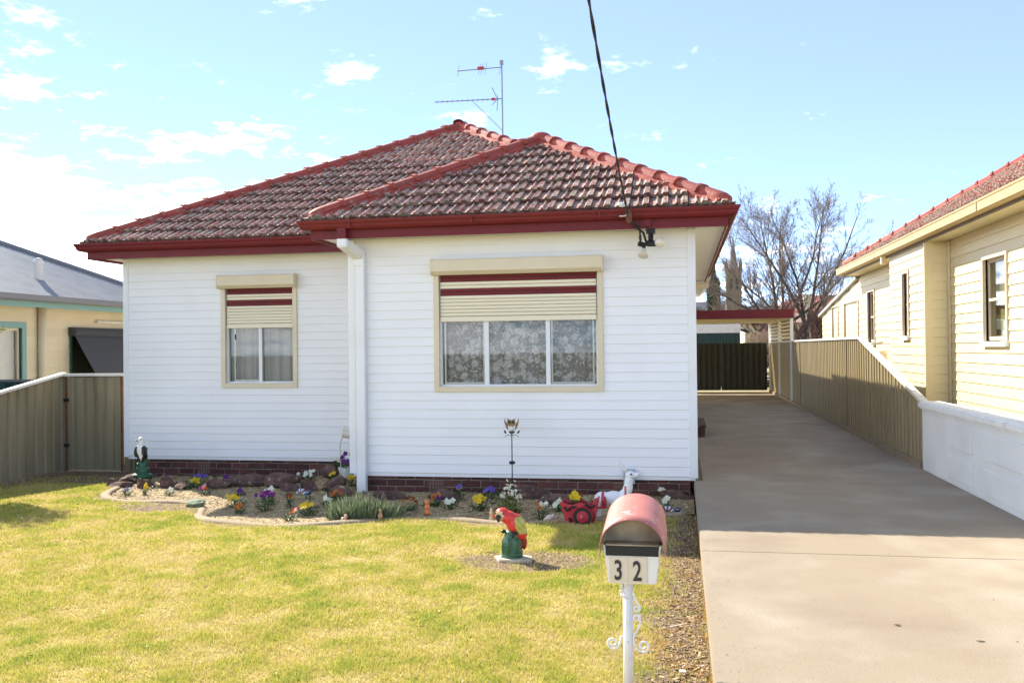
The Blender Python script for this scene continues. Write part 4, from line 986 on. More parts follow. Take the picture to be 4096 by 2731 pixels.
mass = MB(); tile_plane([(xe, ye), (xe, 7.5), (xe + 4.5, 7.5), (xe + 4.5, ye - 4.5)], (0, -1), (1, 0), lambda x, y: zr + SR * (x - xe), roof_n, limit=0, mass=mass)
tag(WB(mass, 'tile', 'tile_mass', roof_n), kind='stuff')
SLOPE, COSP = SLOPE0, COSP0
ridge_line(roof_n, (xe + .08, ye - .08, zr + .07), (xe + 4.5, ye - 4.5, zr + 4.5 * SR + .03), drop=.42)
ridge_line(roof_n, (xe + 4.5, ye - 4.4, zr + 4.5 * SR + .03), (xe + 4.5, 7.6, zr + 4.5 * SR + .03), drop=.6, rounded=False)
tk = thing('hot_water_tank', (3.70, 19.3, .44), 'beige cylindrical water heater behind the right-hand fence', 'water tank')
WB(MB().lathe([(.30, .44), (.30, 1.38), (.27, 1.42), (.05, 1.44)], 24, (3.72, 19.1, 0)), 'cylinder', 'tank_beige', tk, smooth=False); WB(MB().tube([(3.72, 19.1, 1.43), (3.72, 19.1, 1.56), (3.95, 19.1, 1.6)], .02, 8), 'pipe', 'galv', tk)

# ================================================================== BEHIND
sh = thing('shed', (0, 38, 0), 'dark green steel shed with a white gutter board behind the gates', 'shed')
for i in range(6):
    o = trap_sheet(.95, 2.12, 2.12, .12, .02).build('sheet', 'dark_green', sh); o.location = (-3.4 + i * .96, 37.9, -.03); W(o)
WB(MB().box(-3.5, 2.40, 37.84, 37.90, 2.10, 2.46), 'gutter_board', 'cap_white', sh); WB(MB().box(-3.5, 2.38, 37.95, 41, -.03, 2.40), 'body', 'dark_green', sh)
# church
ch = thing('church_tower', (8.5, 150, 0), 'distant stone church tower with a slate spire behind the bare tree', 'church')
WB(MB().box(7.35, 9.75, 150, 152.4, -.6, 13.4), 'tower', 'stone', ch)
for z in (6.2, 10.0, 13.3): WB(MB().box(7.25, 9.85, 149.9, 152.5, z, z + .28), 'string_course', 'stone', ch)
for x in (7.42, 9.68):
    for y in (150.1, 152.3): WB(MB().lathe([(.26, 13.5), (.22, 14.4), (.28, 14.5), (.02, 15.7)], 8, (x, y, 0)), 'pinnacle', 'stone', ch)
for i in range(4): WB(MB().box(7.8 + i * .42, 8.02 + i * .42, 150.0, 150.3, 13.55, 13.95), 'battlement', 'stone', ch)
WB(MB().lathe([(.85, 13.5), (.62, 15.0), (.02, 19.2)], 8, (8.55, 151.2, 0)), 'spire', 'spire_slate', ch); WB(MB().tube([(8.55, 151.2, 19.1), (8.55, 151.2, 20.2)], .05, 6), 'finial', 'galv', ch)
for x in (7.95, 8.85): WB(MB().box(x, x + .35, 149.96, 150.02, 10.7, 12.3), 'belfry_opening', 'black', ch)
WB(MB().box(-2, 7.3, 151, 158, -.6, 5.5), 'nave', 'stone', ch)
WB(MB().add([(-2.3, 150.7, 5.4), (7.4, 150.7, 5.4), (7.4, 158.3, 5.4), (-2.3, 158.3, 5.4), (-2.3, 154.5, 9.0), (7.4, 154.5, 9.0)], [(0, 1, 5, 4), (2, 3, 4, 5), (1, 2, 5), (3, 0, 4)]), 'nave_roof', 'spire_slate', ch)
def far_house(x0, x1, y, zw, zr_, dep, rm, wmt, label, wins):
    h = thing('house', ((x0 + x1) / 2, y, -.6), label, 'house'); WB(MB().box(x0, x1, y, y + dep, -.6, zw), 'wall', wmt, h); i = dep / 2
    WB(MB().add([(x0 - .4, y - .4, zw), (x1 + .4, y - .4, zw), (x1 + .4, y + dep + .4, zw), (x0 - .4, y + dep + .4, zw), (x0 + i * .6, y + i, zr_), (x1 - i * .6, y + i, zr_)], [(0, 1, 5, 4), (1, 2, 5), (2, 3, 4, 5), (3, 0, 4)]), 'roof', rm, h)
    for x in wins: WB(MB().box(x, x + 1.1, y - .03, y + .02, .6, 2.0), 'window', 'glass_dark', h)
    return h
fh = far_house(7.5, 17, 80, 4.4, 6.0, 9, 'far_roof', 'far_brick', 'brick house with a dull red metal roof, far behind the bare tree', (8.3, 10.5, 12.8))
for i in range(16): WB(MB().tube([(7.3 + i * .62, 79.62, 4.42), (7.3 + i * .62 + (0), 84.4, 5.98)], .03, 4), 'roof_seam', 'far_roof', fh)
fh2 = far_house(4.6, 9.2, 68, 3.2, 4.6, 6, 'far_tile', 'far_cream', 'small house with pale brown tiled roof behind the carport', (5.5, 7.4)); WB(MB().box(8.9, 9.5, 69.5, 70.1, 3.4, 5.3), 'chimney', 'far_cream', fh2)
# ------------------------------------------------------------------ bare trees and shrubs
def grow(mbT, mbC, p, d, L, r, lev, rs, spread=.5, up=.12, sub=3, minr=.006, trunk_lev=2, ratio=.72, curve=.12):
    """recursive branching; thick wood goes to mbT, twigs to mbC"""
    pts = [p]; rad = [r]; q = p.copy(); dd = d.copy(); n = 3
    for i in range(n):
        dd = (dd + Vector((rs.gauss(0, curve), rs.gauss(0, curve), rs.gauss(0, curve) + up * .5))).normalized(); q = q + dd * (L / n); pts.append(q.copy()); rad.append(max(minr * .6, r * (1 - .35 * (i + 1) / n)))
    (mbT if lev >= trunk_lev else mbC).tube(pts, rad, 6 if lev >= trunk_lev else 3, cap=False)
    if lev == 0: return
    k = rs.choice([sub, sub, sub + 1]) if lev > 1 else sub + 1
    for i in range(k):
        t = 1.0 if i < 2 else rs.uniform(.35, .9); idx = min(n, max(1, round(t * n))); o = pts[idx]
        ax = Vector((rs.gauss(0, 1), rs.gauss(0, 1), rs.gauss(0, .6))).normalized()
        nd = (dd + ax * rs.uniform(.5, 1.2) * spread + Vector((0, 0, up))).normalized()
        grow(mbT, mbC, o, nd, L * ratio * rs.uniform(.75, 1.15), max(minr, rad[idx] * rs.uniform(.55, .75)), lev - 1, rs, spread, up, sub, minr, trunk_lev, ratio, curve)
def bare_tree(loc, label, stems, lev, seed, twig='twig', bark='bark', group=None, cat='tree', name='bare_tree', **kw):
    rs = random.Random(seed); T, Cm = MB(), MB(); t = thing(name, loc, label, cat, group)
    for off, d, L, r in stems: grow(T, Cm, Vector(loc) + Vector(off), Vector(d).normalized(), L, r, lev, rs, **kw)
    WB(T, 'trunk', bark, t, smooth=True); WB(Cm, 'crown', twig, t); return t
def fan_tree(loc, label, seed=5):
    """two-stemmed bare tree: long limbs fan out of the forks, side shoots and twigs all along them"""
    rs = random.Random(seed); T, Cm = MB(), MB(); t = thing('bare_tree', loc, label, 'tree'); O = Vector(loc)
    def shoot(p, d, L, r, order, bend):
        n = 7 if order == 0 else (5 if order == 1 else 3); pts = [p.copy()]; q = p.copy(); dd = d.normalized(); rad = [r]
        for i in range(n):
            dd = (dd + Vector((rs.gauss(0, .07), rs.gauss(0, .07), rs.gauss(0, .06) + bend))).normalized(); q = q + dd * (L / n); pts.append(q.copy()); rad.append(max(.0042, r * (1 - .82 * (i + 1) / n)))
        (T if order == 0 else Cm).tube(pts, rad, 6 if order == 0 else 3, cap=False)
        if order == 3: return
        k = (19, 12, 6)[order]
        for i in range(k):
            s = rs.uniform(.18 if order == 0 else .1, 1.0) * n; a = min(n - 1, int(s)); o = pts[a].lerp(pts[a + 1], s - a); base = (pts[a + 1] - pts[a]).normalized()
            side = base.cross(Vector((rs.gauss(0, 1), rs.gauss(0, 1), rs.gauss(0, 1)))).normalized(); nd = (base * rs.uniform(.7, 1.1) + side * rs.uniform(.45, .85) + Vector((0, 0, .12)))
            shoot(o, nd, L * rs.uniform(.30, .46) * (1.1 - .5 * s / n), max(.0046, rad[a] * .45), order + 1, .02)
    for off, lean in ((-.75, -.04), (.20, .06)):
        b = O + Vector((off, rs.uniform(-.1, .3), 0)); f = b + Vector((lean * 2.3, 0, 2.55)); T.tube([b, b.lerp(f, .5) + Vector((.05, 0, 0)), f], [.20, .165, .14], 8)
        for k in range(7):
            a = -1.15 + 2.3 * k / 6 + rs.uniform(-.12, .12) + (-.12 if off < 0 else .22); d = Vector((math.sin(a), rs.uniform(-.55, .55), math.cos(a) * .95 + .12)); shoot(f - Vector((0, 0, rs.uniform(0, .7))), d, rs.uniform(4.9, 5.9) * (1.0 if abs(a) < .8 else .82), .085, 0, .035)
    WB(T, 'trunk', 'bark', t, smooth=True); WB(Cm, 'crown', 'twig', t); return t
fan_tree((4.85, 40, -.1), 'tall bare winter tree with fine spreading twigs behind the carport')
def bush_cloud(name, c, rad, n, size, mat, label, cat='shrub', stems=None, group=None, seed=1, flat=.55, trunk_mat='bark', part='crown', up=False):
    rs = random.Random(seed); t = thing(name, (c[0], c[1], c[2] - rad[2]), label, cat, group); mb = MB()
    for i in range(n):
        while True:
            v = Vector((rs.uniform(-1, 1), rs.uniform(-1, 1), rs.uniform(-1, 1)))
            if .25 < v.length < 1: break
        k = .82 + .3 * math.sin(v.x * 5 + seed) * math.sin(v.z * 4 + 2 * seed); p = Vector((c[0] + v.x * rad[0] * k, c[1] + v.y * rad[1] * k, c[2] + v.z * rad[2] * k))
        a = Vector((rs.gauss(0, 1), rs.gauss(0, 1), rs.gauss(0, 1) + (1.6 if up else 0))).normalized(); b = a.orthogonal().normalized(); b.rotate(Matrix.Rotation(rs.uniform(0, 6.28), 3, a)); s = size * rs.uniform(.6, 1.4)
        mb.add([p - a * s, p + b * s * flat * .5, p + a * s, p - b * s * flat * .5], [(0, 1, 2, 3)])
    WB(mb, part, mat, t)
    st = MB()
    for i in range(4): st.tube([(c[0] + rs.uniform(-.1, .1) * rad[0], c[1], c[2] - rad[2] - .1), (c[0] + rs.uniform(-.5, .5) * rad[0], c[1] + rs.uniform(-.3, .3) * rad[1], c[2] + rs.uniform(-.2, .5) * rad[2])], [.05 * rad[0] + .01, .012], 6)
    WB(st, 'trunk', trunk_mat, t); return t
# pollarded plum and twiggy hedges behind the carport
bare_tree((4.55, 36.5, 0), 'pruned plum tree with upright dark shoots right of the carport', [((0, 0, 0), (.05, 0, 1), 1.2, .13), ((.25, .1, 0), (.5, 0, 1), 1.2, .10), ((-.15, .1, 0), (-.5, 0, 1), 1.1, .09)], 4, 11, twig='plum_twig', spread=.62, up=.30, sub=4, minr=.012, ratio=.68, trunk_lev=2)
bush_cloud('twiggy_hedge', (3.15, 36.2, 1.55), (1.25, .8, .75), 5200, .11, 'straw_shrub', 'pale straw-coloured bare shrub behind the gates', seed=3, flat=.10)
bush_cloud('plum_shrub', (3.45, 37.4, 1.7), (1.0, .6, .85), 2600, .07, 'blossom', 'pink-budded bare shrub above the right gate leaf', seed=4, flat=.35, trunk_mat='plum_twig')
bush_cloud('brown_hedge', (6.0, 38.5, 1.7), (1.5, .8, 1.0), 5200, .10, 'straw_shrub', 'brown twiggy hedge between the fence and the cream house', seed=6, flat=.12)
bush_cloud('dark_shrub', (5.9, 36.9, 1.25), (.8, .5, .55), 2200, .07, 'hedge', 'dark low shrub at the end of the right-hand fence', seed=7)
bush_cloud('cypress', (2.15, 60, 4.1), (.48, .48, 3.0), 7000, .13, 'cypress', 'narrow dark green cypress beside the church tower', 'tree', seed=8, flat=.5, up=True)
bush_cloud('grey_tree', (.4, 66, 3.4), (1.6, 1, 1.6), 3500, .16, 'hedge', 'grey-green tree left of the cypress', 'tree', seed=9)
bush_cloud('twiggy_tree', (5.2, 62, 3.6), (2.2, 1, 1.2), 4200, .22, 'plum_twig', 'reddish bare thicket above the carport roof', seed=10, flat=.10)
bush_cloud('leafy_shrub', (-9.75, 10.65, 1.95), (.80, .62, .72), 2600, .06, 'leaf_lime', 'leafy green shrub rising behind the left fence at the picture edge', seed=12, flat=.7)

# ------------------------------------------------------------------ antenna, cable, lamp
an = thing('tv_antenna', (-3.25, 17.0, 5.2), 'television antenna with two arms on a thin mast behind the ridge', 'antenna')
mb = MB(); mb.tube([(-3.27, 17, 5.0), (-3.28, 17, 7.02)], .016, 8); WB(mb, 'mast', 'antenna', an)
def yagi(z0, L, tilt, els, nm, brace=False):
    a = Vector((-3.28, 17, z0)); d = Vector((-1, -.25, tilt)).normalized(); s = Vector((.35, -1, .25)).normalized(); mb = MB(); mb.tube([a, a + d * L], .0095, 6)
    for t, w in els: p = a + d * L * t; mb.tube([p - s * w, p + s * w], .0045, 4)
    if brace: mb.tube([a - Vector((0, 0, .60)), a + d * L * .45], .0065, 5)
    o = WB(mb, nm, 'antenna', an); return a, d, L
a_, d_, L_ = yagi(6.90, .85, -.10, [(.02, .26), (.36, .22), (.44, .22), (.50, .20), (.97, .20)], 'upper_arm')
p = a_ + d_ * L_ * .47; WB(MB().box(p.x - .06, p.x + .06, p.y - .03, p.y + .03, p.z - .01, p.z + .04), 'dipole_box', 'red_plastic', an)
yagi(6.30, 1.28, -.06, [(.06 + i * .075, .055) for i in range(13)], 'lower_arm', True)
mb = MB(); 
for k in (-1, 1): mb.tube([(-3.36, 16.98, 6.29), (-3.42, 16.75, 6.29 + .16 * k)], .008, 5); mb.tube([(-3.36, 17.0, 6.29), (-3.42, 17.2, 6.29 + .16 * k)], .008, 5)
WB(mb, 'reflector', 'antenna', an); WB(MB().box(-3.47, -3.40, 16.93, 16.99, 6.27, 6.31), 'feed_box', 'red_plastic', an); WB(MB().box(-3.31, -3.25, 16.97, 17.03, 6.95, 7.03), 'mast_clamp', 'antenna', an)
cb = thing('power_cable', (-.58, 10.3, 3.1), 'thick black twisted service cable sloping down to the gutter', 'cable')
def cab(t, ph):
    y = 10.28 - t * 16.3; z = 3.16 + .128 * (10.28 - y) + .0105 * (10.28 - y) ** 2; x = -.585 + .002 * (10.28 - y)
    return (x + .0055 * math.cos(ph + t * 120), y, z + .0055 * math.sin(ph + t * 120))
for ph in (0, 3.14): WB(MB().tube([cab(i / 400, ph) for i in range(401)], .0078, 6), 'strand', 'cable', cb, smooth=True)
WB(MB().tube([(-.585, 10.28, 3.16), (-.57, 10.33, 3.06), (-.55, 10.36, 3.0), (-.50, 10.47, 2.93), (-.40, 10.55, 2.86), (-.36, 10.60, 2.72)], .013, 7), 'tail', 'cable', cb, smooth=True)
WB(MB().tube([(-.55, 10.36, 3.0), (-.45, 10.5, 2.93), (-.43, 10.55, 2.80), (-.44, 10.6, 2.72)], .010, 7), 'tail', 'cable', cb, smooth=True)
WB(MB().lathe([(.005, -.05), (.026, -.03), (.03, .0), (.022, .06), (.008, .07)], 10, (-.625, 10.30, 3.155), 'x'), 'strain_clamp', 'porcelain', cb)
WB(MB().lathe([(.012, -.07), (.034, -.05), (.036, .05), (.02, .08)], 10, (-.555, 10.36, 3.02)), 'terminal', 'rust', cb); WB(MB().tube([(-.66, 10.33, 3.03), (-.6, 10.33, 3.03), (-.57, 10.35, 3.05)], .007, 6), 'hook', 'porcelain', cb)
fl = thing('floodlight', (-.30, 10.65, 2.94), 'black twin floodlight with round bulb under the front eave', 'lamp')
WB(MB().box(-.37, -.27, 10.56, 10.70, 2.86, 2.946), 'bracket', 'black', fl); WB(MB().box(-.40, -.31, 10.50, 10.53, 2.93, 3.03), 'junction_box', 'maroon', fl)
WB(MB().tube([(-.32, 10.63, 2.88), (-.32, 10.60, 2.77)], .03, 8), 'arm', 'black', fl); WB(MB().tube([(-.46, 10.55, 2.74), (-.38, 10.58, 2.72)], .030, 8), 'sensor', 'black', fl)
WB(MB().tube([(-.36, 10.58, 2.74), (-.26, 10.55, 2.735)], .036, 10), 'socket', 'black', fl); WB(MB().tube([(-.40, 10.58, 2.72), (-.395, 10.56, 2.67)], .02, 8), 'socket', 'black', fl)
WB(MB().ball((-.215, 10.53, 2.745), .062, 16, 10), 'round_bulb', 'bulb', fl, smooth=True)
cone = MB(); ax = Vector((-.15, -.55, -1)).normalized(); o0 = Vector((-.395, 10.56, 2.675)); b1 = ax.orthogonal().normalized(); b2 = ax.cross(b1)
for t, r_ in ((0, .022), (.04, .03), (.085, .062), (.092, .060), (.088, .0)):
    for k in range(14): q = o0 + ax * t + (b1 * math.cos(k * 2 * math.pi / 14) + b2 * math.sin(k * 2 * math.pi / 14)) * r_; cone.v.append(tuple(q)); cone.c.append((1, 1, 1))
cone.f = [(r * 14 + k, r * 14 + (k + 1) % 14, (r + 1) * 14 + (k + 1) % 14, (r + 1) * 14 + k) for r in range(4) for k in range(14)]
WB(cone, 'reflector_bulb', 'bulb', fl, smooth=True)
for q in ([(-.43, 10.53, 2.93), (-.45, 10.55, 2.80), (-.43, 10.56, 2.75)], [(-.36, 10.52, 2.93), (-.33, 10.54, 2.82), (-.35, 10.57, 2.74)]): WB(MB().tube(q, .006, 5), 'wire', 'cable', fl)
WB(MB().box(-.68, -.55, YF - .075, YF - .02, -.06, .11), 'meter_box', 'meter_grey', house)
st = thing('step', (.3, 16.5, 0), 'dark step against the right side wall of the white house', 'step'); WB(MB().box(.19, .40, 16.0, 17.6, 0, .17), 'step_block', 'rock', st); WB(MB().box(.188, .42, 15.97, 17.63, .172, .21), 'tread', 'rock', st)

# ================================================================== MAILBOX
mbx = thing('mailbox', (-.262, 4.45, -.14), 'white letterbox with a faded pink barrel canopy and the number 32 on a scrolled post', 'mailbox')
MX, MY = -.237, 4.36
cn = MB(); n = 20; Lc = .50
def arch(i, k=1.0): a = math.pi * i / n; return (-math.cos(a) * .152 * k, (math.sin(a) ** .9) * .142 * k)
rows = [(0, 0), (.12, .006), (Lc * .6, .027), (Lc, .045)]
for k in (1.0, .975):
    for y, z in rows:
        cn.v.append((MX - .157 * k, MY - .035 + y, .560 + z)); cn.v.append((MX - .153 * k, MY - .035 + y, .60 + z))
        for i in range(n + 1): x, zz_ = arch(i, k); cn.v.append((MX + x, MY - .035 + y, .60 + zz_ + z))
        cn.v.append((MX + .153 * k, MY - .035 + y, .60 + z)); cn.v.append((MX + .157 * k, MY - .035 + y, .560 + z))
m_ = n + 5; cn.c = [(1, 1, 1)] * len(cn.v)
cn.f = [(r * m_ + i, r * m_ + i + 1, (r + 1) * m_ + i + 1, (r + 1) * m_ + i) for r in range(3) for i in range(m_ - 1)] + [(i, 4 * m_ + i, 4 * m_ + i + 1, i + 1) for i in range(m_ - 1)]
WB(cn, 'canopy', 'canopy_pink', mbx, smooth=True)
ci = MB(); ci.v = cn.v[4 * m_:]; ci.c = [(1, 1, 1)] * len(ci.v); ci.f = [((r + 1) * m_ + i, (r + 1) * m_ + i + 1, r * m_ + i + 1, r * m_ + i) for r in range(3) for i in range(m_ - 1)]
ci.v = [(x, y + .003, z - .002) for x, y, z in ci.v]; WB(ci, 'canopy_lining', 'canopy_inner', mbx, smooth=True)
bk = MB(); bk.poly([(MX - .148, MY + .09, .60)] + [(MX + arch(i, .97)[0], MY + .09, .60 + arch(i, .97)[1] + .01) for i in range(n + 1)] + [(MX + .148, MY + .09, .60)]); WB(bk, 'back_panel', 'canopy_inner', mbx)
fb = MB(); w1, w2 = .130, .112
fb.add([(MX - w2, MY, .432), (MX + w2, MY, .432), (MX + w1, MY, .563), (MX - w1, MY, .563), (MX - w2, MY + .32, .432), (MX + w2, MY + .32, .432), (MX + w1, MY + .32, .563), (MX - w1, MY + .32, .563)], [(0, 1, 2, 3), (4, 7, 6, 5), (0, 4, 5, 1), (1, 5, 6, 2), (3, 7, 4, 0)])
bevel(WB(fb, 'box_body', 'box_white', mbx), .004, 2)
for s in (-1, 1): WB(MB().add([(MX + s * w1, MY, .563), (MX + s * (w1 + .006), MY, .612), (MX + s * (w1 + .006), MY + .32, .612), (MX + s * w1, MY + .32, .563), (MX + s * (w1 - .008), MY, .563), (MX + s * (w1 - .002), MY, .612)], [(0, 1, 2, 3), (0, 4, 5, 1)]), 'side_panel', 'box_white', mbx)
WB(MB().box(MX - .124, MX + .124, MY - .003, MY + .02, .5645, .611), 'slot', 'black', mbx); WB(MB().box(MX - .126, MX + .126, MY - .002, MY + .10, .6115, .617), 'inner_lip', 'canopy_inner', mbx)
for x0 in (-.106, -.0175): WB(MB().box(MX + x0 - .0, MX + x0 + .0878, MY - .004, MY - .001, .437, .559), 'number_plate', 'plate', mbx)
def numeral(ch, x, z, h):
    cu = bpy.data.curves.new('numeral', 'FONT'); cu.body = ch; cu.size = h / .70; cu.extrude = .0012; cu.offset = .0022; cu.resolution_u = 6
    t = bpy.data.objects.new('tmp', cu); COL.objects.link(t); dg = bpy.context.evaluated_depsgraph_get(); me = bpy.data.meshes.new_from_object(t.evaluated_get(dg)); bpy.data.objects.remove(t)
    me.materials.clear(); me.materials.append(MATS['numeral']); o = mkobj('numeral', me, mbx); o.rotation_euler = (R(90), 0, 0); o.location = (x, MY - .0055, z); o.scale = (.66, 1, 1); W(o)
numeral('3', MX - .087, .452, .092); numeral('2', MX + .002, .450, .092)
WB(MB().tube([(MX - .028, MY + .06, -.22), (MX - .024, MY + .06, .445)], .0245, 16), 'post', 'post_white', mbx, smooth=True)
def scroll(pts, r=.0055): WB(MB().tube(pts, r, 8), 'scroll', 'post_white', mbx, smooth=True)
PX = MX - .026; PYY = MY + .045
def spiral(cx_, cz_, r0, r1, a0, a1, k=26): return [(cx_ + (r0 + (r1 - r0) * i / k) * math.cos(a0 + (a1 - a0) * i / k), PYY, cz_ + (r0 + (r1 - r0) * i / k) * math.sin(a0 + (a1 - a0) * i / k)) for i in range(k + 1)]
scroll([(PX - .024, PYY, .168), (PX - .032, PYY, .165), (PX - .036, PYY, .150), (PX - .040, PYY, .133), (PX - .050, PYY, .118)] + spiral(PX - .073, .135, .030, .009, R(-45), R(-45 - 470)))
scroll([(PX + .024, PYY, .385), (PX + .028, PYY, .37), (PX + .038, PYY, .345), (PX + .050, PYY, .325)] + spiral(PX + .042, .305, .0175, .007, R(40), R(40 - 400), 20))
scroll(spiral(PX + .042, .262, .008, .0185, R(30 - 360), R(80), 20) + [(PX + .055, PYY, .255), (PX + .060, PYY, .24), (PX + .052, PYY, .215), (PX + .036, PYY, .185), (PX + .026, PYY, .165), (PX + .027, PYY, .145), (PX + .036, PYY, .120), (PX + .05, PYY, .105)] + spiral(PX + .073, .126, .031, .009, R(225), R(225 + 480)))
scroll(spiral(PX - .028, .385, .010, .004, R(-90), R(230), 12)); scroll([(PX - .03, PYY, .372), (PX - .026, PYY, .36), (PX - .006, PYY - .012, .356)], .007); scroll([(PX - .026, PYY, .42), (PX - .028, PYY, .41), (PX - .026, PYY, .40)], .006)
for z in (.148, .360): WB(MB().ball((PX - .004, MY + .036, z), .007, 8, 6), 'rivet', 'post_white', mbx, smooth=True)

# ================================================================== STATUES
def red_parrot(p):
    x, y, z = p
    if (x + .075) ** 2 / .0009 + (z - .345) ** 2 / .0016 < 1 and y < -.03: return (.68, .50, .25)
    if x > .035 + (.30 - z) * .10 and y < .03 and .20 < z < .335: return (.50, .45, .10) if ((x * 60 + z * 40) % 2 < 1.4) else (.30, .33, .07)
    if z < .15: return (.30, .02, .02)
    return (.66, .045, .04)
pa = thing('parrot_statue', (-1.38, 7.37, G(-1.38, 7.37)), 'painted red parrot statue on a green stump on the lawn', 'statue')
pa.rotation_euler = (0, 0, 0)
blob('parrot_body', [((-.062, -.01, .355), (.052, .05, .050)), ((-.02, -.01, .325), (.062, .058, .056), (0, .6, 0)), ((.028, 0, .275), (.068, .062, .085), (0, -.35, 0)), ((.058, .005, .215), (.050, .05, .075), (0, -.3, 0)), ((.078, .02, .14), (.026, .022, .085), (0, -.1, 0)), ((-.095, -.02, .335), (.022, .025, .030))], .0055, 'paint', pa, red_parrot)
def black(_): return (.012, .012, .012)
blob('beak', [((-.082, -.062, .335), (.020, .020, .022)), ((-.078, -.072, .315), (.012, .012, .020))], .004, 'paint', pa, black)
for dx in (-.036, .018): blob('eye', [((-.066 + dx, -.058, .365), .008)], .003, 'paint', pa, black)
def green(p): f = .7 + .5 * float(fbm(p.x * 60 + 9, p.z * 14, 3)); return (.015 * f + .01, .085 * f + .02, .035 * f + .015)
def stump_blob(name, h, r, par, cf, flare=1.15): 
    parts = []
    for i in range(9):
        t = i / 8; a = r * (flare - (flare - .82) * t) ; parts.append(((.008 * math.sin(i), 0, h * t), (a, a * .95, h * .14)))
    for k in range(7): a = k * .9; parts.append(((math.cos(a) * r * .85, math.sin(a) * r * .85, h * .42), (r * .25, r * .25, h * .40)))
    return blob(name, parts, .007, 'paint', par, cf)
stump_blob('stump', .20, .068, pa, green)
blob('foot', [((-.052, -.03, .215), (.02, .022, .016)), ((.03, -.055, .205), (.028, .02, .014)), ((.02, -.066, .19), (.008, .01, .025))], .004, 'paint', pa, black)
pv = thing('stepping_stone', (-1.36, 7.36, G(-1.38, 7.36)), 'flat pale stepping stone under the parrot statue', 'paver')
mb = MB(); k = 11; pr = [(math.cos(i * 2 * math.pi / k) * .155 * (1 + .18 * math.sin(i * 2.7)), math.sin(i * 2 * math.pi / k) * .125 * (1 + .15 * math.cos(i * 1.9))) for i in range(k)]
mb.add([(x, y, -.03) for x, y in pr] + [(x, y, .022) for x, y in pr], [tuple(range(k, 2 * k))] + [(i, (i + 1) % k, k + (i + 1) % k, k + i) for i in range(k)]); o = mb.build('stone_slab', 'paver', pv); bevel(o, .006, 1)
pa.location.z += .02; pa.scale = (1.18, 1.12, 1.0)
# magpie-like bird by the left corner
mg = thing('bird_statue', (-7.36, 11.5, bed_z(-7.36, 11.5) + .10), 'black and white bird statue on a green stump by the left house corner', 'statue')
def pied(p):
    x, y, z = p; wx = abs(x - .015) 
    if .255 - .0 < z < .47 and y < .09 and ((x < -.015 - (.36 - z) * -.25 and x < .02 - abs(z - .37) * .35 and wx > .022) or x > .065 - abs(z - .36) * .15): return (.012, .013, .017)
    if z > .585 and x > -.03: return (.72, .70, .64)
    return (.78, .78, .74)
blob('bird_body', [((.005, 0, .585), (.048, .055, .05)), ((.012, 0, .53), (.052, .055, .07)), ((.015, .0, .42), (.082, .080, .12)), ((.02, .01, .32), (.075, .07, .10)), ((.035, .02, .245), (.05, .05, .08))], .007, 'paint', mg, pied)
blob('beak', [((-.03, -.04, .578), (.032, .02, .016), (0, .3, .8))], .004, 'paint', mg, lambda p: (.32, .24, .15))
blob('eye', [((.022, -.05, .598), .009)], .003, 'paint', mg, black)
for s in (-1, 1): blob('wing', [((.012 + s * .062, -.028, .40), (.034, .055, .10), (0, s * -.10, 0)), ((.03 + s * .04, -.04, .30), (.022, .035, .075), (0, s * .35, 0))], .006, 'paint', mg, black)
def gstump(p): f = .7 + .6 * float(fbm(p.x * 30 + 9, p.z * 12, 4)); return (.40, .46, .38) if p.x < -.07 - p.z * .05 and p.y < 0 and p.z < .15 else (.012 * f, .085 * f, .04 * f)
blob('stump', [((.02, 0, .0), (.16, .12, .06)), ((.02, 0, .08), (.105, .09, .10)), ((.025, 0, .17), (.075, .07, .09)), ((.06, .02, .22), (.035, .045, .11)), ((-.06, 0, .18), (.022, .02, .03))], .007, 'paint', mg, gstump)
mg.scale = (.92, .92, .84)
# rocks
def rock(name, x, y, s, seed, label, mat='rock', dz=0.0, group=None, cat='rock'):
    rs = random.Random(seed); bm = bmesh.new(); bmesh.ops.create_icosphere(bm, subdivisions=3, radius=1)
    pl = [(Vector((rs.gauss(0, 1), rs.gauss(0, 1), rs.gauss(0, .7))).normalized(), rs.uniform(.38, .72)) for _ in range(13)]
    for v in bm.verts:
        for n_, d in pl:
            q = v.co.dot(n_)
            if q > d: v.co -= n_ * (q - d)
        v.co *= .86 + .30 * float(fbm(v.co.x * 2.3 + seed, v.co.y * 2.3 + v.co.z * 1.7, seed))
        v.co += Vector((rs.gauss(0, .014), rs.gauss(0, .014), rs.gauss(0, .014)))
    bmesh.ops.scale(bm, vec=tuple(q_ * 1.08 for q_ in s), verts=bm.verts); me = bpy.data.meshes.new(name); bm.to_mesh(me); bm.free(); me.materials.append(MATS[mat])
    o = mkobj(name, me); o.location = (x, y, bed_z(x, y) + s[2] * .30 + dz); o.rotation_euler = (rs.uniform(-.15, .15), rs.uniform(-.2, .2), rs.uniform(-.5, .5)); tag(o, label, cat, group); return o
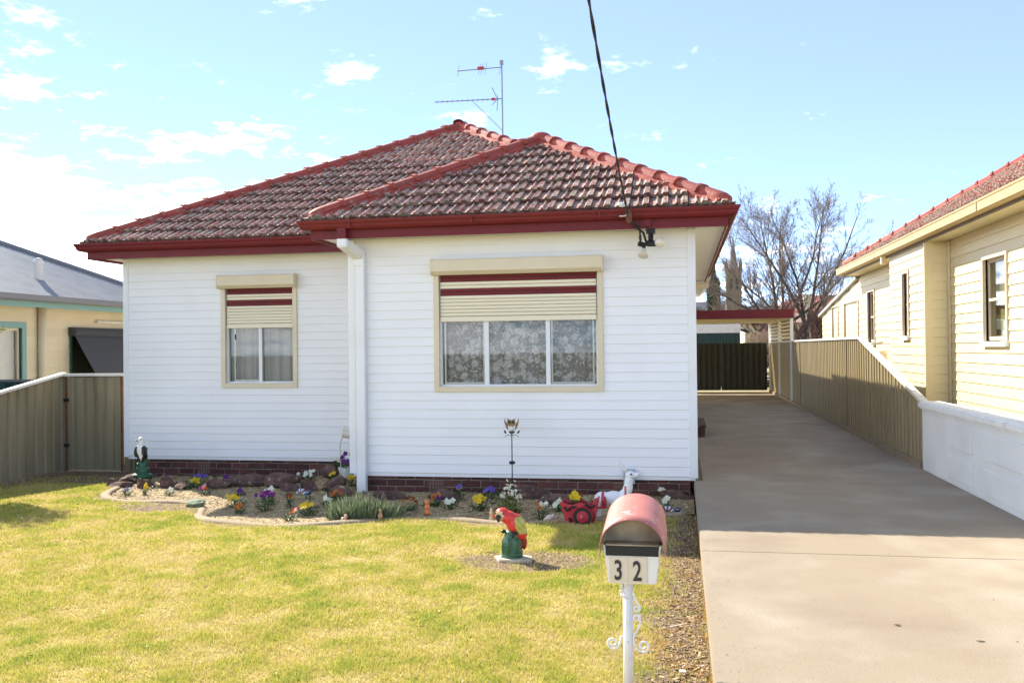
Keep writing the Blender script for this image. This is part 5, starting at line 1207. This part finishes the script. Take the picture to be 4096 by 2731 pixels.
RK = [(-7.48, 11.5, (.27, .2, .10), 'rounded brown rock directly under the black and white bird', .02), (-7.42, 11.15, (.22, .13, .09), 'rough brown rock at the front of the bird statue', 0), (-7.62, 11.2, (.12, .1, .08), 'small rock at the far left end of the rock pile', 0),
      (-7.0, 11.05, (.17, .12, .13), 'upright angular rock right of the bird statue', .0), (-6.75, 11.1, (.15, .10, .16), 'pointed red-brown rock second right of the bird statue', .0), (-6.45, 10.95, (.16, .11, .08), 'low reddish rock in front of the shaded yellow pansies', 0),
      (-6.0, 11.15, (.30, .15, .10), 'long low dark rock in the shade left of centre', 0), (-5.65, 11.3, (.34, .16, .14), 'large dark rock below the left brick vent', 0), (-5.2, 11.25, (.36, .17, .14), 'broad dark rock behind the purple pansies', 0), (-4.85, 10.85, (.22, .11, .07), 'flat tilted rock beside the striped caterpillar', 0),
      (-4.62, 10.9, (.17, .12, .14), 'rounded grey rock left of the white flowerpot', 0), (-4.35, 11.0, (.22, .13, .17), 'tall sloping red rock in front of the white flowerpot', 0), (-4.05, 10.55, (.20, .12, .11), 'squared brown rock at the foot of the downpipe', 0), (-4.72, 11.85, (.20, .12, .13), 'dark red rock behind the white daisies', .02),
      (-3.35, 10.35, (.26, .11, .08), 'low dark rock behind the lavender bush', 0), (-2.75, 10.4, (.42, .14, .08), 'long flat rock below the front brick vent', 0), (-1.75, 10.6, (.34, .15, .11), 'broad rock against the bricks right of the owl stake', 0), (-1.38, 10.25, (.30, .13, .10), 'second broad rock right of the owl stake, nearer the lawn', 0), (-.05, 10.75, (.26, .12, .08), 'sloping dark rock near the driveway corner', 0)]
for i, (x, y, s, lb, dz) in enumerate(RK): rock('rock', x, y, s, 50 + i, lb, dz=dz, group='garden rocks along the brick base')
rock('garden_stone', -5.52, 9.66, (.155, .095, .085), 91, 'pale green mossy stone lying on bare soil by the edging', 'rock_green', cat='stone')

# ================================================================== PLANTS
def petal_mesh(col, eye, r=.028):
    mb = MB()
    for i in range(5):
        a = i * 2 * math.pi / 5 + .3; c, s = math.cos(a), math.sin(a); pr = r * (1.1 if i in (0, 1) else .95)
        mb.cc = col; o = len(mb.v)
        pts = [(0, 0, .002), (c * pr * .5 - s * pr * .45, s * pr * .5 + c * pr * .45, .005), (c * pr, s * pr, .0), (c * pr * .5 + s * pr * .45, s * pr * .5 - c * pr * .45, .005)]
        mb.add(pts, [(0, 3, 2, 1)]); mb.c[o] = eye
        for q in (1, 3): mb.c[o + q] = tuple(col[k] * .8 + eye[k] * .2 for k in range(3))
    return mb.mesh('flower', 'petal', colors=True)
PC = {'yellow': ((.75, .55, .01), (.70, .42, .0)), 'orange': ((.75, .25, .01), (.10, .01, .01)), 'rust': ((.40, .07, .02), (.65, .22, .01)), 'purple': ((.17, .025, .22), (.05, .0, .08)), 'violet': ((.16, .12, .50), (.10, .05, .3)), 'magenta': ((.45, .03, .25), (.3, .0, .1)), 'white': ((.80, .82, .78), (.75, .70, .35)), 'red': ((.42, .01, .02), (.6, .25, .02)), 'lilac': ((.38, .33, .62), (.5, .4, .1)), 'maroon': ((.12, .008, .02), (.3, .1, .0))}
FM = {k: petal_mesh(*v) for k, v in PC.items()}; FMB = {k: petal_mesh(*v, r=.040) for k, v in PC.items()}
def leaf_tuft(n, r, h, rs, size=.035):
    mb = MB()
    for i in range(n):
        a = rs.uniform(0, 6.28); q = rs.random() ** .6 * r; b = Vector((math.cos(a) * q, math.sin(a) * q, h * rs.uniform(.15, 1) * (1.1 - .5 * q / r)))
        d = Vector((math.cos(a), math.sin(a), rs.uniform(-.1, .9))).normalized(); s = d.cross(Vector((0, 0, 1))).normalized(); l = size * rs.uniform(.6, 1.3)
        mb.add([b - d * l * .2, b + d * l * .4 + s * l * .28 + Vector((0, 0, .004)), b + d * l, b + d * l * .4 - s * l * .28 + Vector((0, 0, .004))], [(0, 1, 2, 3)])
        if i % 3 == 0: mb.tube([(b.x * .3, b.y * .3, -.01), tuple(b)], .0025, 3, cap=False)
    return mb
def pansy(x, y, cols, nf, label, r=.06, h=.07, big=False, leaf='leaf_green', z=None, seed=None, fr=None, name='pansy', group='pansies in the garden bed'):
    rs = random.Random(seed if seed is not None else int(1000 + x * 313 + y * 77)); t = thing(name, (x, y, bed_z(x, y) if z is None else z), label, 'flower', group)
    leaf_tuft(int(26 + 500 * r), r, h, rs).build('leaves', leaf, t)
    for i in range(nf):
        a = rs.uniform(0, 6.28); q = (fr or r) * rs.uniform(.1, .85); c = rs.choice(cols); o = mkobj('flower', (FMB if big else FM)[c], t)
        o.location = (math.cos(a) * q, math.sin(a) * q - .012, h + rs.uniform(-.01, .035)); o.rotation_euler = (R(55) + rs.uniform(-.35, .3), rs.uniform(-.3, .3), rs.uniform(-.5, .5))
    return t
PN = [(-6.88, 10.44, ['lilac', 'violet'], 4, 'lilac pansies at the left end of the bed, in front of the rocks', .07, .08), (-6.65, 10.46, ['yellow'], 2, 'thin yellow-green pansy in front of the rock pile', .04, .10), (-6.28, 10.42, ['white'], 1, 'small green seedling in the straw right of the rock pile', .05, .05),
      (-6.47, 11.51, ['violet'], 6, 'violet pansies in the shade by the left brick vent', .10, .10), (-6.35, 11.15, ['yellow'], 8, 'yellow pansies behind the low reddish rock', .10, .08), (-5.87, 10.52, ['magenta', 'red'], 6, 'magenta pansies standing at the edge of the shade', .06, .09), (-6.1, 11.55, ['purple'], 3, 'dark purple pansy against the bricks under the left window', .05, .08),
      (-4.96, 9.58, ['yellow'], 11, 'bright yellow pansies in the sun nearest the green stone', .11, .10), (-4.74, 9.25, ['rust', 'orange'], 3, 'small rust-orange pansy near the edging corner', .05, .06), (-5.35, 10.45, ['purple'], 2, 'low purple pansy behind the bright yellow ones', .06, .06),
      (-4.53, 9.45, ['purple', 'purple', 'magenta'], 16, 'tall clump of purple pansies in the middle of the bed', .13, .17), (-4.80, 10.05, ['white'], 5, 'white pansies just behind the purple clump', .08, .13), (-4.32, 9.62, ['orange', 'orange', 'maroon'], 3, 'orange pansies with dark faces beside the purple clump', .05, .11), (-3.93, 9.2, ['yellow'], 10, 'yellow pansies left of the lavender bush', .09, .10),
      (-4.02, 8.93, ['orange', 'red'], 2, 'single orange and red pansy on dark leaves by the edging', .07, .09), (-5.45, 11.6, ['white', 'yellow'], 3, 'white and yellow pansy left of the upper caterpillar', .06, .07), (-4.60, 11.6, ['yellow'], 5, 'yellow pansies between the daisies and the white pot', .06, .08), (-4.20, 11.25, ['yellow'], 6, 'yellow pansies beside the downpipe', .07, .09), (-3.98, 10.15, ['rust', 'orange'], 3, 'rust-coloured pansy behind the lavender bush', .08, .09),
      (-3.95, 9.75, ['white'], 2, 'single white pansy left of the lavender bush', .06, .08), (-2.90, 9.55, ['rust', 'orange', 'maroon'], 6, 'dark rust pansies right of the lavender bush', .09, .10), (-2.72, 9.95, ['purple', 'orange'], 3, 'purple and orange pansy behind the orange figurine', .06, .09), (-2.5, 9.72, ['white'], 3, 'white pansies right of the orange figurine', .08, .07), (-2.16, 9.64, ['yellow'], 13, 'large yellow pansies left of the tall white stock', .10, .12),
      (-2.23, 10.5, ['violet'], 3, 'violet pansy against the bricks left of the owl stake', .07, .09), (-2.62, 10.62, ['violet', 'yellow'], 2, 'small violet and yellow pansy below the brick vent', .05, .10), (-1.43, 9.3, ['red', 'orange', 'white'], 5, 'red and orange pansies left of the red cart', .08, .13), (-1.30, 9.75, ['white'], 2, 'white pansy left of the red cart, behind the red ones', .07, .08), (-.16, 10.0, ['white'], 3, 'pale yellow-white pansy near the driveway', .06, .10), (-.24, 10.9, ['white'], 2, 'small white pansy by the bricks near the driveway', .05, .08)]
for x, y, c, k, lb, r_, h_ in PN: pansy(x, y, c, k, lb, r_, h_, big=(k <= 3 or 'large' in lb))
def daisies(x, y, label, n=12, r=.13): 
    t = pansy(x, y, ['white'], n, label, r, .11, name='daisy', group='daisy clumps in the shade', fr=r * 1.2); return t
daisies(-4.92, 11.45, 'low white daisies with dark leaves behind the rocks'); daisies(-4.78, 12.15, 'upper white daisies against the bricks left of the pot', 5, .08).location.z += .10
lv = thing('lavender_bush', (-3.33, 9.12, bed_z(-3.33, 9.12)), 'grey-green lavender bush at the front of the bed', 'shrub'); mb = MB(); rs = random.Random(4)
for i in range(3800):
    a = rs.uniform(0, 6.28); q = math.sqrt(rs.random()); k = 1 + .18 * math.sin(a * 3 + 1) + .12 * math.sin(a * 5); x, y = math.cos(a) * q * .37 * k, math.sin(a) * q * .20 * k
    h = .15 * (1 - .6 * q * q) * rs.uniform(.25, 1.0) + (.06 if rs.random() < .06 else 0); lean = Vector((x * 1.1 + rs.gauss(0, .10), y * 1.0 + rs.gauss(0, .12), .8)).normalized()
    b = Vector((x, y, h * .35)); l = h * .9 + .035; s = Vector((rs.gauss(0, 1), rs.gauss(0, 1), 0)).normalized() * .0042
    mb.add([b - s, b + s, b + lean * l * .7 + s * 1.3, b + lean * l, b + lean * l * .7 - s * 1.3], [(0, 1, 2, 3, 4)])
mb.build('foliage', 'lavender', lv); MB().ball((0, 0, .03), (.27, .14, .06), 12, 6).build('woody_base', 'leaf_green', lv)
tw = thing('white_stock', (-1.82, 9.62, bed_z(-1.82, 9.62)), 'tall stock plant with cream-white flower heads left of the red cart', 'flower'); rs = random.Random(9)
leaf_tuft(140, .12, .17, rs, .06).build('leaves', 'leaf_lime', tw)
for i in range(46):
    c = rs.choice([(-.02, 0, .27), (.06, 0, .25), (-.07, 0, .19), (.03, -.03, .22), (.10, 0, .17)]); o = mkobj('flower', FM['white'], tw); o.location = (c[0] + rs.gauss(0, .022), c[1] + rs.gauss(0, .02) - .02, c[2] + rs.gauss(0, .025)); o.rotation_euler = (R(50) + rs.gauss(0, .5), rs.gauss(0, .5), rs.uniform(0, 3)); o.scale = (.8, .8, .8)

gc = MB(); rs = random.Random(77)
for i in range(95):
    x = rs.uniform(-7.2, .05); y0 = float(edge_y(x)) + .15; y1 = float(wall_y(x)) - .1; y = rs.uniform(y0 + (y1 - y0) * .25, y1); z = bed_z(x, y); t = leaf_tuft(rs.randint(8, 26), rs.uniform(.03, .10), rs.uniform(.02, .06), rs, .03)
    gc.add([(vx + x, vy + y, vz + z) for vx, vy, vz in t.v], t.f)
tag(gc.build('ground_cover', 'leaf_green'), 'low green weeds and seedlings scattered through the mulch', 'weeds', kind='stuff')
# ================================================================== ORNAMENTS
def caterpillar(x, y, arcs, label, rz=0.0):
    t = thing('caterpillar_ornament', (x, y, bed_z(x, y) - .01), label, 'ornament', 'striped caterpillar ornaments', rz); cols = [(.10, .22, .42), (.75, .75, .74), (.38, .03, .05), (.75, .75, .74)]; k = 0
    for cx_, r_ in arcs:
        for i in range(9):
            a = math.pi * (i + .5) / 9; mb = MB(); mb.cc = cols[k % 4]; k += 1
            u = Vector((-math.cos(a), 0, math.sin(a))); p = Vector((cx_, 0, 0)) + u * r_; tn = Vector((math.sin(a), 0, math.cos(a))) * (math.pi * r_ / 18 * 1.05)
            mb.tube([p - tn, p - tn * .5, p + tn * .5, p + tn], [.021, .0245, .0245, .021], 10); mb.build('segment', 'paint', t, smooth=True, colors=True)
    hx = arcs[-1][0] + arcs[-1][1] + .055; mb = MB(); mb.cc = (.05, .07, .13); mb.ball((hx, 0, .035), .032, 12, 8); mb.build('head', 'paint', t, smooth=True, colors=True)
    mb = MB(); mb.cc = (.7, .7, .7); mb.ball((hx - .008, -.029, .042), .007, 6, 4); mb.ball((hx + .012, -.028, .042), .007, 6, 4); mb.build('eye', 'paint', t, colors=True)
caterpillar(-5.28, 11.65, [(-.08, .05), (.05, .06)], 'striped caterpillar ornament in front of the bricks under the small window'); caterpillar(-4.40, 10.15, [(-.02, .055)], 'striped caterpillar ornament on a dark plant behind the purple clump', -.3); caterpillar(-.14, 9.9, [(-.015, .05)], 'striped caterpillar ornament beside the driveway')
bpy.data.objects['caterpillar_ornament.001'].location.z += .07
def figurine(x, y, parts, mat, label, name='figurine', col=None, vox=.006):
    t = thing(name, (x, y, bed_z(x, y)), label, 'figurine'); blob('figure', parts, vox, 'paint' if col else mat, t, (lambda p: col) if col else None); return t
figurine(-2.66, 9.36, [((0, 0, .03), (.034, .03, .035)), ((0, 0, .085), (.032, .028, .038)), ((0, -.004, .135), (.026, .024, .026)), ((-.018, 0, .16), (.009, .007, .012)), ((.018, 0, .16), (.009, .007, .012))], '', 'small orange animal figurine by the edging', col=(.72, .22, .06))
figurine(-1.91, 9.10, [((0, 0, .03), (.026, .022, .032)), ((0, 0, .085), (.022, .02, .04)), ((0, 0, .125), (.014, .014, .016))], '', 'small tan figurine behind the parrot statue', col=(.58, .38, .20))
figurine(-1.33, 9.22, [((0, 0, .035), (.042, .035, .036)), ((-.045, 0, .02), (.022, .02, .02)), ((.035, 0, .055), (.02, .02, .026))], '', 'small pale snail figurine left of the red cart', col=(.68, .52, .45))
figurine(-3.40, 8.86, [((0, 0, .03), (.035, .03, .03), (0, .6, 0)), ((.022, 0, .065), (.02, .018, .026))], '', 'small pink-orange figurine below the lavender bush', col=(.68, .38, .25))
figurine(-3.05, 8.98, [((0, 0, .04), (.028, .024, .042)), ((0, 0, .095), (.014, .014, .03))], '', 'small brown gnome-like figurine at the right of the lavender bush', col=(.42, .24, .12))
# pot with a pouring watering can
wp = thing('pot_planter', (-4.45, 11.55, bed_z(-4.45, 11.55) + .03), 'white flowerpot with purple pansies and a watering can on a curved stem', 'planter'); wp.location = (-4.45, 11.72, bed_z(-4.45, 11.72) + .03)
MB().lathe([(.075, 0), (.088, .02), (.108, .115), (.116, .12), (.116, .135), (.10, .135), (.095, .115), (.01, .11)], 20).build('pot', 'pot_white', wp, smooth=False)
leaf_tuft(50, .09, .10, random.Random(5)).build('leaves', 'leaf_green', wp).location = (0, 0, .12)
for i in range(12):
    o = mkobj('flower', FMB['purple' if i % 4 else 'white'], wp); o.location = (rnd.uniform(-.09, .10), rnd.uniform(-.07, .03), .20 + rnd.uniform(0, .14)); o.rotation_euler = (R(65), rnd.uniform(-.4, .4), rnd.uniform(-.6, .6))
MB().tube([(-.085, 0, .1), (-.085, 0, .30), (-.09, 0, .43), (-.075, 0, .50), (-.05, 0, .545), (-.02, 0, .56)], .010, 8).build('stem', 'can_cream', wp, smooth=True)
c = MB().lathe([(.01, -.065), (.056, -.065), (.058, -.06), (.058, .06), (.05, .062), (.048, -.04), (.01, -.04)], 18, (0, 0, 0), 'x').build('can', 'can_cream', wp); c.location = (.02, 0, .585); c.rotation_euler = (0, R(8), 0)
MB().tube([(.03, -.0, .54), (.06, -.0, .50), (.085, 0, .465)], .007, 6).build('spout', 'can_cream', wp); MB().lathe([(.008, 0), (.02, .012), (.02, .016), (.01, .016)], 12, (.085, 0, .455)).build('rose', 'can_cream', wp)
MB().tube([(-.05, 0, .64), (-.02, 0, .675), (.05, 0, .67), (.085, 0, .64)], .006, 6).build('can_handle', 'can_cream', wp)
# owl solar stake
ow = thing('owl_stake', (-1.96, 10.55, bed_z(-1.96, 10.55)), 'metal owl garden light on a tall thin stake in front of the white wall', 'garden light')
MB().tube([(0, 0, -.05), (0, 0, .76)], .0065, 8).build('stake', 'metal_dark', ow)
MB().lathe([(.02, .405), (.036, .41), (.038, .425), (.034, .44), (.01, .443)], 16).build('solar_disc', 'metal_dark', ow)
mb = MB(); mb.lathe([(.012, .76), (.035, .775), (.042, .79)], 14); mb.build('cup', 'owl_brass', ow); MB().ball((0, 0, .825), (.035, .033, .038), 14, 10).build('glass_ball', 'porcelain', ow, smooth=True)
def outline(pts, d=.006, y=0): 
    mb = MB(); k = len(pts); mb.add([(x, y, z) for x, z in pts] + [(x, y + d, z) for x, z in pts], [tuple(range(k)), tuple(reversed(range(k, 2 * k)))] + [(i, k + i, k + (i + 1) % k, (i + 1) % k) for i in range(k)]); return mb
outline([(-.045, .862), (-.05, .90), (-.04, .925), (-.055, .945), (-.02, .93), (0, .918), (.02, .93), (.055, .945), (.04, .925), (.05, .90), (.045, .862), (.02, .85), (0, .858), (-.02, .85)], .008, -.03).build('face', 'owl_brass', ow)
for s in (-1, 1):
    outline([(s * .04, .80), (s * .065, .83), (s * .085, .90), (s * .09, .945), (s * .065, .90), (s * .045, .87)], .006, -.012).build('wing', 'owl_brass', ow)
    MB().lathe([(.002, 0), (.017, .001), (.017, .005), (.002, .006)], 14, (s * .021, -.038, .90), 'y').build('eye_ring', 'metal_dark', ow)
    MB().tube([(0, 0, .74), (s * .05, 0, .75), (s * .085, 0, .725)], .0035, 6).build('tendril', 'metal_dark', ow); outline([(s * .062, .765), (s * .075, .795), (s * .095, .805), (s * .092, .78), (s * .078, .762)], .004).build('leaf', 'metal_dark', ow)
# red cart and white donkey
CX, CY = -1.0, 9.12
ct = thing('cart_planter', (CX, CY, bed_z(CX, 9.35) - .005), 'red painted cart planter with a big wheel, in front of the white donkey', 'planter')
def scal(x): return .235 - .03 * abs(math.sin((x + .18) / .36 * math.pi * 2))
mb = MB(); cred = (.50, .03, .045); mb.cc = cred; k = 25
for side, sy in ((0, -.08), (1, .14)):
    for i in range(k):
        t = i / (k - 1); xt = -.20 + .38 * t; xb = -.135 + .27 * t; mb.v += [(xb, sy * .8, .02), (xt, sy, scal(xt) + (.03 if t > .85 else 0))]; mb.c += [cred] * 2
for side in (0, 1):
    o = side * 2 * k; mb.f += [(o + 2 * i, o + 2 * i + 2, o + 2 * i + 3, o + 2 * i + 1) if side == 0 else (o + 2 * i + 1, o + 2 * i + 3, o + 2 * i + 2, o + 2 * i) for i in range(k - 1)]
e0, e1 = 2 * k - 2, 2 * k; mb.f += [(0, 1, e1 + 1, e1), (e0, e0 + e1, e0 + e1 + 1, e0 + 1), (0, e1, e1 + e0, e0)]
o = mb.build('cart_body', 'paint_worn', ct, colors=True)
sm_ = o.modifiers.new('solid', 'SOLIDIFY'); sm_.thickness = .018
MB().box(-.17, .15, -.06, .115, .14, .165).build('potting_soil', 'mulch_bed', ct)
mb = MB(); mb.cc = (.42, .018, .035); mb.lathe([(.005, -.138), (.02, -.134), (.075, -.122), (.085, -.118), (.097, -.124), (.10, -.115), (.10, -.085), (.02, -.08)], 26, (.03, 0, .10), 'y'); mb.build('wheel', 'paint_worn', ct, colors=True)
mb = MB(); mb.lathe([(.082, -.1255), (.090, -.1255), (.090, -.121), (.082, -.121)], 26, (.03, 0, .10), 'y'); mb.build('wheel_stripe', 'black', ct)
for pts in ([(-.155, .19), (-.125, .15), (-.105, .155), (-.10, .175), (-.07, .195), (-.045, .19)], [(.05, .215), (.08, .21), (.11, .19), (.125, .19), (.13, .20), (.15, .215)], [(-.115, .075), (-.095, .07), (-.09, .04)], [(.13, .11), (.135, .06)]):
    MB().tube([(x, -.093 + (.235 - z) * .06, z) for x, z in pts], .0105, 6).build('painted_scroll', 'black', ct)
pansy(CX - .05, CY + .03, ['yellow', 'maroon', 'orange'], 9, 'yellow and maroon pansies growing in the red cart', .06, .12, big=True, z=bed_z(CX, 9.35) + .15)
dk = thing('donkey_statue', (-.60, 9.42, bed_z(-.60, 9.42) - .03), 'white donkey statue with long ears, half hidden behind the letterbox', 'statue')
def dcol(p):
    if -.235 < p.x < -.20 or (.02 < p.x < .045 and p.z < .40): return (.42, .05, .06)
    return (.80, .80, .79)
blob('donkey_body', [((-.22, 0, .245), (.10, .075, .085)), ((-.10, 0, .25), (.12, .08, .088)), ((.02, 0, .27), (.075, .07, .09)), ((.055, 0, .36), (.055, .05, .10), (0, .25, 0)), ((.07, 0, .45), (.046, .042, .085), (0, .1, 0)), ((.085, 0, .52), (.055, .046, .048)), ((.135, 0, .515), (.048, .034, .032), (0, .1, 0)), ((.168, 0, .525), (.022, .028, .026)),
     ((-.27, -.04, .12), (.028, .026, .13)), ((-.27, .04, .12), (.028, .026, .13)), ((.03, -.04, .12), (.026, .024, .13)), ((.03, .04, .12), (.026, .024, .13))], .0075, 'paint', dk, dcol)
for s, e in ((-.025, -.75), (.028, -.55)): blob('ear', [((.03, s, .575), (.018, .020, .03), (0, e, 0)), ((-.005, s, .615), (.020, .015, .055), (0, e, 0)), ((-.03, s, .65), (.010, .010, .03), (0, e, 0))], .005, 'paint', dk, lambda p: (.74, .72, .70))
blob('eye', [((.098, -.043, .53), (.014, .008, .011))], .003, 'paint', dk, black); blob('nostril', [((.182, -.018, .532), .006)], .003, 'paint', dk, black)
blob('harness_roll', [((-.20, -.06, .22), (.03, .03, .07)), ((-.20, .06, .22), (.03, .03, .07)), ((-.30, -.07, .16), (.16, .014, .014)), ((-.30, .07, .16), (.16, .014, .014))], .006, 'paint', dk, lambda p: (.48, .03, .05))
dk.scale = (.92, .92, .92)
# bits lying about
def litter(name, x, y, pts, mat, label, cat, z=None, rz=0.0):
    o = outline(pts, .004).build(name, mat); o.rotation_euler = (R(90), 0, rz); o.location = (x, y, (float(lawn_z(np.array(x), np.array(y))) + .024) if z is None else z); tag(o, label, cat)
litter('leaf', 1.16, 5.35, [(-.016, 0), (-.004, .008), (.014, .004), (.018, -.002), (.002, -.008)], 'rust', 'curled rusty leaf on the sunlit driveway, nearest the white wall side', 'leaf', .004)
litter('leaf', 1.52, 5.12, [(-.022, 0), (0, .006), (.02, .002), (.0, -.005)], 'bark', 'thin dark leaf on the sunlit driveway right of the rusty one', 'leaf', .004)
litter('stick', -.05, 5.65, [(-.05, .0), (.05, .018), (.052, .010), (-.048, -.008)], 'plate', 'short pale stick in the leaf litter by the driveway', 'stick', None, .9)
litter('pebble', -.01, 4.85, [(-.018, -.012), (-.01, .014), (.012, .016), (.02, .0), (.01, -.014)], 'box_white', 'white stone chip in the leaf litter by the driveway edge', 'stone')
litter('paper_scrap', -.15, 4.45, [(-.014, -.006), (-.012, .008), (.014, .006), (.014, -.006)], 'box_white', 'tiny white paper scrap in the leaf litter', 'paper')
